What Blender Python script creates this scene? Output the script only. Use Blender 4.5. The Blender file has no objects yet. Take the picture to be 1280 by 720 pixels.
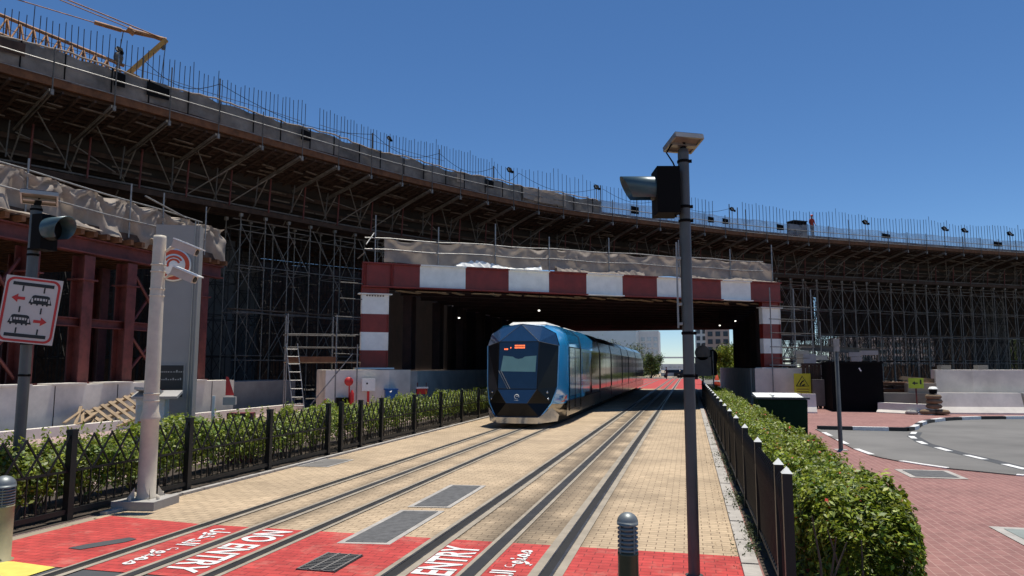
import bpy, math, random
import numpy as np
from mathutils import Vector, Matrix, Euler
random.seed(7); rng = np.random.default_rng(7)
R = math.radians
SC = bpy.context.scene
COL = SC.collection

# ------------------------------------------------------------------ camera
cam = bpy.data.cameras.new('camera'); camo = bpy.data.objects.new('camera', cam); COL.objects.link(camo)
CH = 1.95
PITCH = math.atan(98/900); YAW = math.atan(221/math.hypot(900, 98))
camo.location = (0, 0, CH); camo.rotation_euler = (math.pi/2+PITCH, 0, YAW)
cam.sensor_width = 36; cam.lens = 900/1280*36
cam.clip_end = 5000; cam.clip_start = 0.05
SC.camera = camo
# ------------------------------------------------------------------ light
SUN_EL = R(80); SUN_AZ = (0.30, 0.954)          # horizontal direction towards the sun
W = bpy.data.worlds.new('World'); SC.world = W; W.use_nodes = True
nt = W.node_tree; nt.nodes.clear()
sky = nt.nodes.new('ShaderNodeTexSky'); sky.sky_type = 'NISHITA'; sky.sun_disc = False
sky.sun_elevation = SUN_EL; sky.sun_rotation = math.atan2(SUN_AZ[0], SUN_AZ[1])
sky.air_density = 0.75; sky.dust_density = 0.0; sky.ozone_density = 6.0; sky.altitude = 0
bg = nt.nodes.new('ShaderNodeBackground'); bg.inputs[1].default_value = 0.098
hs0 = nt.nodes.new('ShaderNodeHueSaturation'); hs0.inputs['Saturation'].default_value = 1.12
wo = nt.nodes.new('ShaderNodeOutputWorld')
nt.links.new(sky.outputs[0], hs0.inputs['Color']); nt.links.new(hs0.outputs[0], bg.inputs[0]); nt.links.new(bg.outputs[0], wo.inputs[0])
sl = bpy.data.lights.new('sun', 'SUN'); sl.energy = 4.5; sl.angle = R(0.53); sl.color = (1.0, 0.95, 0.86)
so = bpy.data.objects.new('sun', sl); COL.objects.link(so)
sd = Vector((SUN_AZ[0]*math.cos(SUN_EL), SUN_AZ[1]*math.cos(SUN_EL), math.sin(SUN_EL)))
so.rotation_euler = sd.to_track_quat('Z', 'Y').to_euler(); so.location = (0, 0, 60)
SC.view_settings.view_transform = 'Standard'; SC.view_settings.look = 'None'
SC.view_settings.exposure = 0.22; SC.view_settings.gamma = 1.0

# ------------------------------------------------------------------ materials
MATS = {}
def mat(name, col, rough=0.8, metal=0.0, var=0.12, scale=3.0, bump=0.0, bscale=40.0, coat=0.0, col2=None, emit=None, spec=0.5, island=0.0, trans=0.0):
    if name in MATS: return MATS[name]
    m = bpy.data.materials.new(name); m.use_nodes = True; n = m.node_tree; N = n.nodes; L = n.links
    b = N['Principled BSDF']
    b.inputs['Roughness'].default_value = rough; b.inputs['Metallic'].default_value = metal
    b.inputs['Coat Weight'].default_value = coat; b.inputs['Coat Roughness'].default_value = 0.04
    b.inputs['Specular IOR Level'].default_value = spec
    geo = N.new('ShaderNodeNewGeometry')
    c1 = (*col, 1); c2 = (*(col2 if col2 else [c*(1-var*2.2) for c in col]), 1)
    noi = N.new('ShaderNodeTexNoise'); noi.inputs['Scale'].default_value = scale; noi.inputs['Detail'].default_value = 6; noi.inputs['Roughness'].default_value = 0.65
    L.new(geo.outputs['Position'], noi.inputs['Vector'])
    rmp = N.new('ShaderNodeMapRange'); rmp.inputs[1].default_value = 0.35; rmp.inputs[2].default_value = 0.7
    L.new(noi.outputs['Fac'], rmp.inputs[0])
    mx = N.new('ShaderNodeMix'); mx.data_type = 'RGBA'; mx.inputs[6].default_value = c1; mx.inputs[7].default_value = c2
    L.new(rmp.outputs[0], mx.inputs[0]); out = mx.outputs[2]
    if island > 0:
        hs = N.new('ShaderNodeHueSaturation'); mr = N.new('ShaderNodeMapRange'); mr.inputs[3].default_value = 1-island; mr.inputs[4].default_value = 1+island
        L.new(geo.outputs['Random Per Island'], mr.inputs[0]); L.new(mr.outputs[0], hs.inputs['Value'])
        mr2 = N.new('ShaderNodeMapRange'); mr2.inputs[3].default_value = 0.5-island*0.07; mr2.inputs[4].default_value = 0.5+island*0.05
        mul = N.new('ShaderNodeMath'); mul.operation = 'FRACT'; mm = N.new('ShaderNodeMath'); mm.operation = 'MULTIPLY'; mm.inputs[1].default_value = 37.7
        L.new(geo.outputs['Random Per Island'], mm.inputs[0]); L.new(mm.outputs[0], mul.inputs[0]); L.new(mul.outputs[0], mr2.inputs[0]); L.new(mr2.outputs[0], hs.inputs['Hue'])
        L.new(out, hs.inputs['Color']); out = hs.outputs[0]
    L.new(out, b.inputs['Base Color'])
    if bump > 0:
        n2 = N.new('ShaderNodeTexNoise'); n2.inputs['Scale'].default_value = bscale; n2.inputs['Detail'].default_value = 4
        L.new(geo.outputs['Position'], n2.inputs['Vector'])
        bp = N.new('ShaderNodeBump'); bp.inputs['Strength'].default_value = bump; bp.inputs['Distance'].default_value = 0.01
        L.new(n2.outputs['Fac'], bp.inputs['Height']); L.new(bp.outputs[0], b.inputs['Normal'])
    if emit:
        b.inputs['Emission Color'].default_value = (*emit[0], 1); b.inputs['Emission Strength'].default_value = emit[1]
    if trans > 0:
        t = N.new('ShaderNodeBsdfTranslucent'); L.new(out, t.inputs[0])
        ms = N.new('ShaderNodeMixShader'); ms.inputs[0].default_value = trans
        L.new(b.outputs[0], ms.inputs[1]); L.new(t.outputs[0], ms.inputs[2]); L.new(ms.outputs[0], N['Material Output'].inputs[0])
    MATS[name] = m; return m

def brickmat(name, c1, c2, mortar, bw, bh, rot=0.0, msize=0.006, rough=0.85, offs=0.5, dirt=(0.25, 0.18), paint=None, bump=0.3, stains=None):
    m = bpy.data.materials.new(name); m.use_nodes = True; n = m.node_tree; N = n.nodes; L = n.links
    b = N['Principled BSDF']; b.inputs['Roughness'].default_value = rough
    geo = N.new('ShaderNodeNewGeometry'); mp = N.new('ShaderNodeMapping'); mp.inputs['Rotation'].default_value[2] = rot
    L.new(geo.outputs['Position'], mp.inputs[0])
    br = N.new('ShaderNodeTexBrick'); br.offset = offs
    br.inputs['Color1'].default_value = (*c1, 1); br.inputs['Color2'].default_value = (*c2, 1); br.inputs['Mortar'].default_value = (*mortar, 1)
    br.inputs['Scale'].default_value = 1; br.inputs['Mortar Size'].default_value = msize; br.inputs['Mortar Smooth'].default_value = 0.3
    br.inputs['Brick Width'].default_value = bw; br.inputs['Row Height'].default_value = bh
    L.new(mp.outputs[0], br.inputs['Vector'])
    # broad stains and fine grit, multiplied in as real surface dirt
    n1 = N.new('ShaderNodeTexNoise'); n1.inputs['Scale'].default_value = dirt[0]*2.4; n1.inputs['Detail'].default_value = 8; n1.inputs['Roughness'].default_value = 0.7
    L.new(geo.outputs['Position'], n1.inputs['Vector'])
    r1 = N.new('ShaderNodeMapRange'); r1.inputs[1].default_value = 0.3; r1.inputs[2].default_value = 0.72; r1.inputs[3].default_value = 1.08; r1.inputs[4].default_value = 1-dirt[1]*1.5
    L.new(n1.outputs['Fac'], r1.inputs[0])
    n2 = N.new('ShaderNodeTexNoise'); n2.inputs['Scale'].default_value = 9; n2.inputs['Detail'].default_value = 5
    L.new(geo.outputs['Position'], n2.inputs['Vector'])
    r2 = N.new('ShaderNodeMapRange'); r2.inputs[1].default_value = 0.3; r2.inputs[2].default_value = 0.7; r2.inputs[3].default_value = 1.1; r2.inputs[4].default_value = 0.88
    L.new(n2.outputs['Fac'], r2.inputs[0])
    mu = N.new('ShaderNodeMath'); mu.operation = 'MULTIPLY'; L.new(r1.outputs[0], mu.inputs[0]); L.new(r2.outputs[0], mu.inputs[1])
    mx = N.new('ShaderNodeMix'); mx.data_type = 'RGBA'; mx.blend_type = 'MULTIPLY'; mx.inputs[0].default_value = 1
    L.new(br.outputs['Color'], mx.inputs[6]); L.new(mu.outputs[0], mx.inputs[7])
    out = mx.outputs[2]
    if stains:  # brake dust and oil trodden in beside the rails
        sx = N.new('ShaderNodeSeparateXYZ'); L.new(geo.outputs['Position'], sx.inputs[0]); prev = None
        wv = N.new('ShaderNodeTexNoise'); wv.inputs['Scale'].default_value = 1.1; wv.inputs['Detail'].default_value = 6; L.new(geo.outputs['Position'], wv.inputs['Vector'])
        wr = N.new('ShaderNodeMapRange'); wr.inputs[1].default_value = .3; wr.inputs[2].default_value = .7; wr.inputs[3].default_value = .5; wr.inputs[4].default_value = 1.35; L.new(wv.outputs['Fac'], wr.inputs[0])
        for x0, wd, dk in stains:
            a = N.new('ShaderNodeMath'); a.operation = 'SUBTRACT'; a.inputs[1].default_value = x0; L.new(sx.outputs[0], a.inputs[0])
            b2 = N.new('ShaderNodeMath'); b2.operation = 'ABSOLUTE'; L.new(a.outputs[0], b2.inputs[0])
            b3 = N.new('ShaderNodeMath'); b3.operation = 'DIVIDE'; L.new(b2.outputs[0], b3.inputs[0]); L.new(wr.outputs[0], b3.inputs[1])
            mr_ = N.new('ShaderNodeMapRange'); mr_.interpolation_type = 'SMOOTHSTEP'; mr_.inputs[1].default_value = .05; mr_.inputs[2].default_value = wd; mr_.inputs[3].default_value = dk; mr_.inputs[4].default_value = 1; L.new(b3.outputs[0], mr_.inputs[0])
            if prev is None: prev = mr_.outputs[0]
            else:
                pm_ = N.new('ShaderNodeMath'); pm_.operation = 'MULTIPLY'; L.new(prev, pm_.inputs[0]); L.new(mr_.outputs[0], pm_.inputs[1]); prev = pm_.outputs[0]
        ms_ = N.new('ShaderNodeMix'); ms_.data_type = 'RGBA'; ms_.blend_type = 'MULTIPLY'; ms_.inputs[0].default_value = 1; L.new(out, ms_.inputs[6]); L.new(prev, ms_.inputs[7]); out = ms_.outputs[2]
    if paint:   # worn places where the paving shows through the paint
        n3 = N.new('ShaderNodeTexNoise'); n3.inputs['Scale'].default_value = 2.2; n3.inputs['Detail'].default_value = 10; n3.inputs['Roughness'].default_value = 0.75
        L.new(geo.outputs['Position'], n3.inputs['Vector'])
        r3 = N.new('ShaderNodeMapRange'); r3.inputs[1].default_value = 0.53; r3.inputs[2].default_value = 0.72; r3.inputs[4].default_value = 0.7
        L.new(n3.outputs['Fac'], r3.inputs[0])
        m3 = N.new('ShaderNodeMix'); m3.data_type = 'RGBA'; m3.inputs[7].default_value = (*paint, 1)
        L.new(r3.outputs[0], m3.inputs[0]); L.new(out, m3.inputs[6]); out = m3.outputs[2]
    L.new(out, b.inputs['Base Color'])
    bp = N.new('ShaderNodeBump'); bp.inputs['Strength'].default_value = bump; bp.inputs['Distance'].default_value = 0.006; bp.invert = True
    L.new(br.outputs['Fac'], bp.inputs['Height']); L.new(bp.outputs[0], b.inputs['Normal'])
    return m

M = dict(
 sand=mat('sandy_ground', (0.36,0.30,0.22), 0.95, var=0.15, scale=0.3, bump=0.3),
 asphalt=mat('asphalt', (0.185,0.177,0.165), 0.9, var=0.17, scale=0.35, bump=0.5, bscale=120),
 darkasph=mat('dark_asphalt', (0.075,0.078,0.082), 0.9, var=0.1, scale=2, bump=0.5, bscale=120),
 concrete=mat('concrete', (0.40,0.38,0.35), 0.9, var=0.12, scale=1.3, bump=0.25, bscale=25),
 yard=mat('shade_dark_yard_ground', (0.10,0.085,0.07), 0.95, var=0.3, scale=0.6, bump=0.3),  # ground colour darkened to stand in for shade under the viaduct
 concdark=mat('weathered_concrete', (0.19,0.18,0.165), 0.9, var=0.2, scale=0.8, bump=0.25, bscale=25),
 bed=mat('rail_bed_concrete', (0.36,0.31,0.24), 0.9, var=0.15, scale=3, bump=0.3),
 kerb=mat('kerb_stone', (0.44,0.41,0.37), 0.9, var=0.15, scale=4, bump=0.3),
 barrier=mat('pale_barrier_paint', (0.80,0.745,0.655), 0.8, var=0.13, scale=1.1, bump=0.1),
 white=mat('white_paint', (0.88,0.88,0.82), 0.5, var=0.07, scale=2.5),
 linew=mat('white_road_paint', (0.78,0.77,0.74), 0.7, var=0.12, scale=9),
 red=mat('red_steel_paint', (0.23,0.022,0.014), 0.45, var=0.15, scale=2.5),
 redsteel=mat('red_oxide_steel', (0.17,0.04,0.033), 0.6, var=0.25, scale=3),
 galv=mat('galvanised_tube', (0.36,0.35,0.33), 0.5, 0.6, var=0.2, scale=5),
 galvd=mat('dull_scaffold_tube', (0.15,0.14,0.125), 0.65, 0.3, var=0.25, scale=4),
 frontt=mat('grey_front_scaffold_tube', (0.30,0.27,0.23), 0.55, 0.4, var=0.25, scale=4),
 timberm=mat('weathered_timber', (0.19,0.145,0.105), 0.85, var=0.3, scale=3),
 shadesteel=mat('shade_dark_steel', (0.035,0.013,0.011), 0.8, var=0.3, scale=2),  # red steel darkened, the tunnel's shade put into its colour
 towerm=mat('shade_dark_tube', (0.055,0.048,0.043), 0.8, 0.1, var=0.25, scale=4),  # darker copy of the front tubes, deep shade painted on the rear towers
 rebar=mat('reinforcing_steel', (0.055,0.045,0.05), 0.7, 0.4, var=0.2, scale=5),
 timber=mat('formwork_timber', (0.20,0.085,0.035), 0.8, var=0.25, scale=3, bump=0.2),
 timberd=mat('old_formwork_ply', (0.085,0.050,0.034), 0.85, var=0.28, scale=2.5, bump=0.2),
 timberl=mat('pale_timber', (0.38,0.27,0.16), 0.8, var=0.22, scale=4, bump=0.2),
 deckc=mat('deck_concrete', (0.05,0.045,0.04), 0.9, var=0.2, scale=1),  # concrete darkened so the underside carries its shade as colour
 tarp=mat('grey_tarpaulin', (0.29,0.255,0.215), 0.75, var=0.3, scale=0.9, trans=0.25),
 tarpl=mat('beige_tarpaulin', (0.46,0.385,0.315), 0.7, var=0.13, scale=1.5, trans=0.3),
 black=mat('black_paint', (0.006,0.006,0.006), 0.85, spec=0.15, var=0.1),
 fence=mat('black_fence_paint', (0.010,0.010,0.011), 0.45, var=0.1, spec=0.4),
 rubber=mat('dark_groove', (0.012,0.011,0.010), 0.8, var=0.2),
 steelrail=mat('worn_rail_steel', (0.20,0.19,0.18), 0.38, 0.9, var=0.25, scale=3),
 apsgrey=mat('power_rail_cover', (0.028,0.027,0.027), 0.6, var=0.3, scale=3),
 poleg=mat('grey_pole_paint', (0.105,0.108,0.10), 0.5, 0.2, var=0.1, scale=5),
 polew=mat('pale_pole_paint', (0.70,0.62,0.49), 0.55, var=0.1, scale=4),
 polepanel=mat('grey_panel', (0.29,0.285,0.27), 0.5, var=0.06, scale=1),
 olive=mat('olive_bollard_paint', (0.36,0.32,0.18), 0.6, 0.0, var=0.12, scale=5),
 dkolive=mat('dark_olive_metal', (0.085,0.085,0.055), 0.32, 0.6, var=0.15, scale=5),
 bollgrey=mat('grey_cast_metal', (0.20,0.22,0.22), 0.45, 0.4, var=0.1, scale=9),
 lens=mat('frosted_lens', (0.45,0.33,0.28), 0.4, var=0.1),
 hood=mat('grey_green_hood', (0.06,0.11,0.13), 0.35, 0.2, var=0.15, scale=7),
 solar=mat('solar_cells', (0.012,0.016,0.04), 0.15, 0.2, var=0.1, coat=0.5),
 alu=mat('aluminium', (0.42,0.39,0.34), 0.4, 0.7, var=0.1),
 backsheet=mat('panel_backsheet', (0.24,0.20,0.15), 0.7, var=0.15, scale=8),
 signw=mat('sign_white', (0.62,0.56,0.50), 0.45, var=0.05, scale=3),
 signred=mat('sign_red', (0.55,0.025,0.02), 0.45, var=0.06),
 signblk=mat('sign_black', (0.012,0.012,0.012), 0.5, var=0.05),
 orange=mat('orange_red_paint', (0.58,0.07,0.02), 0.5, var=0.1),
 signyel=mat('sign_yellow', (0.60,0.58,0.02), 0.5, var=0.06),
 lime=mat('sign_lime', (0.42,0.58,0.03), 0.5, var=0.06),
 yellowpaint=mat('yellow_road_paint', (0.75,0.62,0.12), 0.75, var=0.1, scale=5),
 craney=mat('crane_yellow', (0.58,0.30,0.06), 0.55, var=0.2, scale=2),
 crane_br=mat('crane_rust_orange', (0.42,0.19,0.07), 0.7, var=0.3, scale=2),
 blue=mat('tram_blue', (0.04,0.46,0.95), 0.22, 0.0, var=0.06, scale=0.6, coat=1.0),
 navy=mat('navy_glass', (0.014,0.045,0.105), 0.06, 0.0, var=0.1, coat=1.0, spec=0.8),
 tramblk=mat('tram_black_gloss', (0.010,0.010,0.012), 0.18, 0.0, var=0.1, coat=0.15, spec=0.4),
 maskblk=mat('mask_black', (0.006,0.006,0.007), 0.3, 0.0, var=0.1, coat=0.0, spec=0.25),
 glass=mat('dark_window_glass', (0.014,0.017,0.022), 0.07, 0.0, var=0.1, coat=0.0, spec=0.4),
 wscreen=mat('windscreen_glass', (0.014,0.035,0.065), 0.05, 0.0, var=0.1, coat=0.6, spec=0.7),
 doorglass=mat('door_window_glass', (0.16,0.32,0.46), 0.08, 0.1, var=0.35, scale=1.7, coat=0.25, spec=0.6),  # bluish base colour imitates bright reflections in the panes
 visor=mat('green_sun_blind', (0.24,0.44,0.38), 0.35, 0.0, var=0.06, coat=0.8),
 silver=mat('silver_bumper', (0.52,0.53,0.55), 0.22, 0.85, var=0.08),
 goldsk=mat('paving_tint_skirt', (0.30,0.27,0.22), 0.18, 0.85, var=0.2, scale=1.5),  # tan tint stands in for the paving reflected in the skirt
 roofw=mat('white_roof_fairing', (0.70,0.68,0.62), 0.5, var=0.08),
 led=mat('orange_led_display', (0.9,0.2,0.06), 0.5, emit=((1.0,0.17,0.05), 1.6)),
 lampon=mat('lit_work_lamp', (0.9,0.9,0.85), 0.5, emit=((1.0,0.96,0.85), 2.5)),
 binblue=mat('blue_plastic', (0.012,0.10,0.33), 0.5, var=0.12, scale=6),
 dkgreen=mat('dark_green_steel', (0.003,0.022,0.012), 0.9, spec=0.15, var=0.15, scale=4),
 sack=mat('brown_sacking', (0.24,0.165,0.10), 0.95, var=0.2, scale=8, bump=0.4),
 rubble=mat('pale_rubble', (0.36,0.34,0.31), 0.95, var=0.25, scale=12, island=0.25),
 leaf=mat('hedge_leaf', (0.095,0.17,0.020), 0.5, var=0.3, scale=1.6, island=0.5, col2=(0.14,0.16,0.02), trans=0.3),
 leafl=mat('bright_hedge_leaf', (0.32,0.40,0.035), 0.5, var=0.18, scale=3, island=0.35, trans=0.3),
 leafd=mat('tree_leaf', (0.05,0.095,0.02), 0.6, var=0.3, scale=0.6, island=0.35, trans=0.2),
 flower=mat('red_flower', (0.55,0.05,0.025), 0.6, var=0.2),
 bark=mat('bark', (0.13,0.095,0.07), 0.9, var=0.25, scale=8),
 soil=mat('soil', (0.07,0.052,0.038), 0.95, var=0.25, scale=3, bump=0.5),
 skin=mat('skin', (0.36,0.20,0.13), 0.6), clothd=mat('dark_clothes', (0.03,0.03,0.04), 0.8), clothr=mat('orange_red_workwear', (0.55,0.06,0.03), 0.8),
 bglass=mat('tower_glass', (0.66,0.74,0.78), 0.25, 0.3, var=0.12, scale=0.05),  # pale blue tone replaces distance haze and lifts the shaded face
 bconc=mat('tower_concrete', (0.70,0.73,0.75), 0.8, var=0.12, scale=0.08),  # paled towards blue in place of distance haze
 bpink=mat('pinkish_render', (0.42,0.34,0.30), 0.8, var=0.1, scale=0.1),
 bwin=mat('building_window', (0.06,0.08,0.10), 0.15, 0.2, var=0.1),
 cabw=mat('pale_blue_cabinet', (0.48,0.56,0.60), 0.5, var=0.2, scale=6, col2=(0.45,0.42,0.33)),
)
# translucent blue-grey debris net
def netmat():
    m = bpy.data.materials.new('debris_net'); m.use_nodes = True; N = m.node_tree.nodes; L = m.node_tree.links
    b = N['Principled BSDF']; b.inputs['Base Color'].default_value = (0.30,0.33,0.38,1); b.inputs['Roughness'].default_value = 0.8
    t = N.new('ShaderNodeBsdfTransparent'); tl = N.new('ShaderNodeBsdfTranslucent'); tl.inputs[0].default_value = (0.34,0.37,0.42,1)
    a = N.new('ShaderNodeMixShader'); a.inputs[0].default_value = 0.4; L.new(b.outputs[0], a.inputs[1]); L.new(tl.outputs[0], a.inputs[2])
    n = N.new('ShaderNodeTexNoise'); n.inputs['Scale'].default_value = 1.5; g = N.new('ShaderNodeNewGeometry'); L.new(g.outputs['Position'], n.inputs['Vector'])
    r = N.new('ShaderNodeMapRange'); r.inputs[1].default_value = 0.35; r.inputs[2].default_value = 0.65; r.inputs[3].default_value = 0.35; r.inputs[4].default_value = 0.65
    L.new(n.outputs['Fac'], r.inputs[0])
    c = N.new('ShaderNodeMixShader'); L.new(r.outputs[0], c.inputs[0]); L.new(t.outputs[0], c.inputs[1]); L.new(a.outputs[0], c.inputs[2])
    L.new(c.outputs[0], N['Material Output'].inputs[0]); return m
M['net'] = netmat()
M['tanpave'] = brickmat('tan_block_paving', (0.56,0.425,0.275), (0.48,0.36,0.23), (0.20,0.14,0.085), 0.20, 0.10, msize=0.006, dirt=(0.25,0.26), offs=0.5, stains=[(-5.82,.26,.62),(-5.11,.42,.50),(-4.39,.26,.62),(-2.75,.34,.55),(-2.05,.72,.36),(-1.35,.36,.48)])
M['redpave'] = brickmat('red_painted_blocks', (0.56,0.062,0.052), (0.48,0.045,0.038), (0.20,0.022,0.02), 0.20, 0.10, msize=0.005, dirt=(0.7,0.26), paint=(0.50,0.20,0.15))
M['brickpave'] = brickmat('brick_red_paving', (0.30,0.145,0.125), (0.25,0.115,0.10), (0.40,0.25,0.21), 0.22, 0.11, rot=R(90), msize=0.005, dirt=(0.3,0.18), offs=0.5, bump=0.15)
M['pinkpave'] = brickmat('pink_paving', (0.42,0.29,0.27), (0.36,0.25,0.23), (0.40,0.32,0.29), 0.25, 0.12, msize=0.006, dirt=(0.3,0.15))

# ------------------------------------------------------------------ mesh builder
class MB:
    def __init__(s): s.v = []; s.f = []; s.m = []; s.s = []
    def add(s, vs, fs, mi=0, sm=False):
        o = len(s.v); s.v += [tuple(p) for p in vs]
        for f in fs: s.f.append(tuple(i+o for i in f)); s.m.append(mi); s.s.append(sm)
        return s
    def box(s, c, d, rz=0, mi=0, rot=None, taper=1.0):
        hx, hy, hz = d[0]/2, d[1]/2, d[2]/2
        mt = Matrix.Rotation(rz, 3, 'Z') if rot is None else rot
        vs = []
        for z, t in ((-hz, 1), (hz, taper)):
            for x, y in ((-hx,-hy),(hx,-hy),(hx,hy),(-hx,hy)): vs.append(Vector(c)+mt@Vector((x*t,y*t,z)))
        return s.add(vs, [(3,2,1,0),(4,5,6,7),(0,1,5,4),(1,2,6,5),(2,3,7,6),(3,0,4,7)], mi)
    def bar(s, a, b, w, h, mi=0, up=(0,0,1)):      # rectangular bar from a to b
        a, b = Vector(a), Vector(b); d = b-a; L = d.length
        if L < 1e-6: return s
        d.normalize(); u = Vector(up); x = d.cross(u)
        if x.length < 1e-3: x = d.cross(Vector((0,1,0)))
        x.normalize(); u = x.cross(d).normalized(); vs = []
        for p in (a, b):
            for i, j in ((-1,-1),(1,-1),(1,1),(-1,1)): vs.append(p+x*(i*w/2)+u*(j*h/2))
        return s.add(vs, [(3,2,1,0),(4,5,6,7),(0,1,5,4),(1,2,6,5),(2,3,7,6),(3,0,4,7)], mi)
    def tube(s, a, b, r, n=8, mi=0, r2=None, cap=True):
        return s.path([a, b], [r, r if r2 is None else r2], n, mi, cap)
    def path(s, pts, r, n=8, mi=0, cap=True):
        pts = [Vector(p) for p in pts]; rs = r if isinstance(r, (list, tuple)) else [r]*len(pts)
        vs = []; prev = None
        for i, p in enumerate(pts):
            d = (pts[min(i+1, len(pts)-1)]-pts[max(i-1, 0)])
            if d.length < 1e-9: d = Vector((0,0,1))
            d.normalize()
            if prev is None:
                x = d.cross(Vector((0,0,1)))
                if x.length < 1e-3: x = d.cross(Vector((0,1,0)))
            else: x = prev-d*prev.dot(d)
            x.normalize(); prev = x; y = d.cross(x)
            for k in range(n):
                t = 2*math.pi*k/n; vs.append(p+(x*math.cos(t)+y*math.sin(t))*rs[i])
        fs = []
        for i in range(len(pts)-1):
            for k in range(n): fs.append((i*n+k, i*n+(k+1)%n, (i+1)*n+(k+1)%n, (i+1)*n+k))
        s.add(vs, fs, mi, True)
        if cap:
            s.add(vs[:n], [tuple(range(n-1,-1,-1))], mi); s.add(vs[-n:], [tuple(range(n))], mi)
        return s
    def lathe(s, c, prof, n=20, mi=0, axis=None, sm=True):   # prof: (r, z)
        mt = Matrix.Identity(3) if axis is None else Vector(axis).to_track_quat('Z','Y').to_matrix()
        vs = []; c = Vector(c)
        for r, z in prof:
            for k in range(n):
                t = 2*math.pi*k/n; vs.append(c+mt@Vector((max(r,1e-4)*math.cos(t), max(r,1e-4)*math.sin(t), z)))
        fs = []
        for i in range(len(prof)-1):
            for k in range(n): fs.append((i*n+k, i*n+(k+1)%n, (i+1)*n+(k+1)%n, (i+1)*n+k))
        return s.add(vs, fs, mi, sm)
    def poly(s, pts, z0, z1=None, mi=0):                     # flat sheet, or a prism z0..z1
        n = len(pts)
        if z1 is None: return s.add([(x,y,z0) for x,y in pts], [tuple(range(n))], mi)
        vs = [(x,y,z0) for x,y in pts]+[(x,y,z1) for x,y in pts]
        return s.add(vs, [tuple(range(n-1,-1,-1)), tuple(range(n,2*n))]+[(i,(i+1)%n,(i+1)%n+n,i+n) for i in range(n)], mi)
    def hbeam(s, a, b, w, h, t=0.03, mi=0, up=(0,0,1)):       # I section
        a, b = Vector(a), Vector(b); d = (b-a).normalized(); u = Vector(up)
        x = d.cross(u)
        if x.length < 1e-3: x = d.cross(Vector((1,0,0)))
        x.normalize(); u = x.cross(d).normalized()
        s.bar(a+u*(h/2-t/2), b+u*(h/2-t/2), w, t, mi, u); s.bar(a-u*(h/2-t/2), b-u*(h/2-t/2), w, t, mi, u)
        s.bar(a, b, t*0.8, h-2*t-0.004, mi, u); return s
    def build(s, name, mats, parent=None, world=True):
        if not isinstance(mats, (list, tuple)): mats = [mats]
        off = Vector((0,0,0))
        if parent is not None and world:
            p = parent
            while p is not None: off += p.location; p = p.parent
        me = bpy.data.meshes.new(name)
        me.from_pydata([(v[0]-off.x, v[1]-off.y, v[2]-off.z) for v in s.v], [], s.f)
        for mm in mats: me.materials.append(mm)
        me.polygons.foreach_set('material_index', s.m); me.polygons.foreach_set('use_smooth', s.s); me.update()
        o = bpy.data.objects.new(name, me); COL.objects.link(o)
        if parent is not None: o.parent = parent
        return o

def tag(o, label=None, cat=None, group=None, kind=None):
    if label: o['label'] = label
    if cat: o['category'] = cat
    if group: o['group'] = group
    if kind: o['kind'] = kind
    return o
def thing(name, label, cat, loc=(0,0,0), group=None):
    o = bpy.data.objects.new(name, None); COL.objects.link(o); o.location = loc; o.empty_display_size = 0.2
    return tag(o, label, cat, group)
def struct(name, mb, m): return tag(mb.build(name, m), kind='structure')
def copy_tree(o, parent=None):
    c = o.copy(); COL.objects.link(c); c.parent = parent
    for ch in list(o.children): copy_tree(ch, c)
    return c
ORD = ['first','second','third','fourth','fifth','sixth','seventh','eighth','ninth','tenth','eleventh','twelfth','thirteenth','fourteenth','fifteenth','sixteenth','seventeenth','eighteenth','nineteenth','twentieth']

def leaves(pts, size, mats, mfrac, name, parent=None, nrm=None, jit=0.9):
    """many small folded leaves at pts (N,3)"""
    n = len(pts); off = np.zeros(3)
    if parent is not None: off = np.array(parent.location)
    d = rng.normal(size=(n,3)); d /= np.linalg.norm(d,axis=1)[:,None]
    if nrm is not None: d = d*jit+nrm; d /= np.linalg.norm(d,axis=1)[:,None]
    t = rng.normal(size=(n,3)); a = np.cross(d,t); a /= np.linalg.norm(a,axis=1)[:,None]; b = np.cross(d,a)
    s = size*(0.6+0.8*rng.random(n))[:,None]
    P = pts-off
    v = np.stack([P-a*s, P+b*s*0.42+d*s*0.16, P+a*s, P-b*s*0.42+d*s*0.16], 1).reshape(-1,3)
    me = bpy.data.meshes.new(name); me.vertices.add(4*n); me.vertices.foreach_set('co', v.ravel())
    me.loops.add(4*n); me.loops.foreach_set('vertex_index', np.arange(4*n, dtype=np.int32))
    me.polygons.add(n); me.polygons.foreach_set('loop_start', np.arange(0,4*n,4,dtype=np.int32))
    mi = np.zeros(n, dtype=np.int32)
    r = rng.random(n); acc = 0
    for k, fr in enumerate(mfrac): mi[(r>=acc)&(r<acc+fr)] = k; acc += fr
    for mm in mats: me.materials.append(mm)
    me.polygons.foreach_set('material_index', mi)
    me.update(calc_edges=True); me.validate()
    o = bpy.data.objects.new(name, me); COL.objects.link(o)
    if parent is not None: o.parent = parent
    return o

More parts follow.
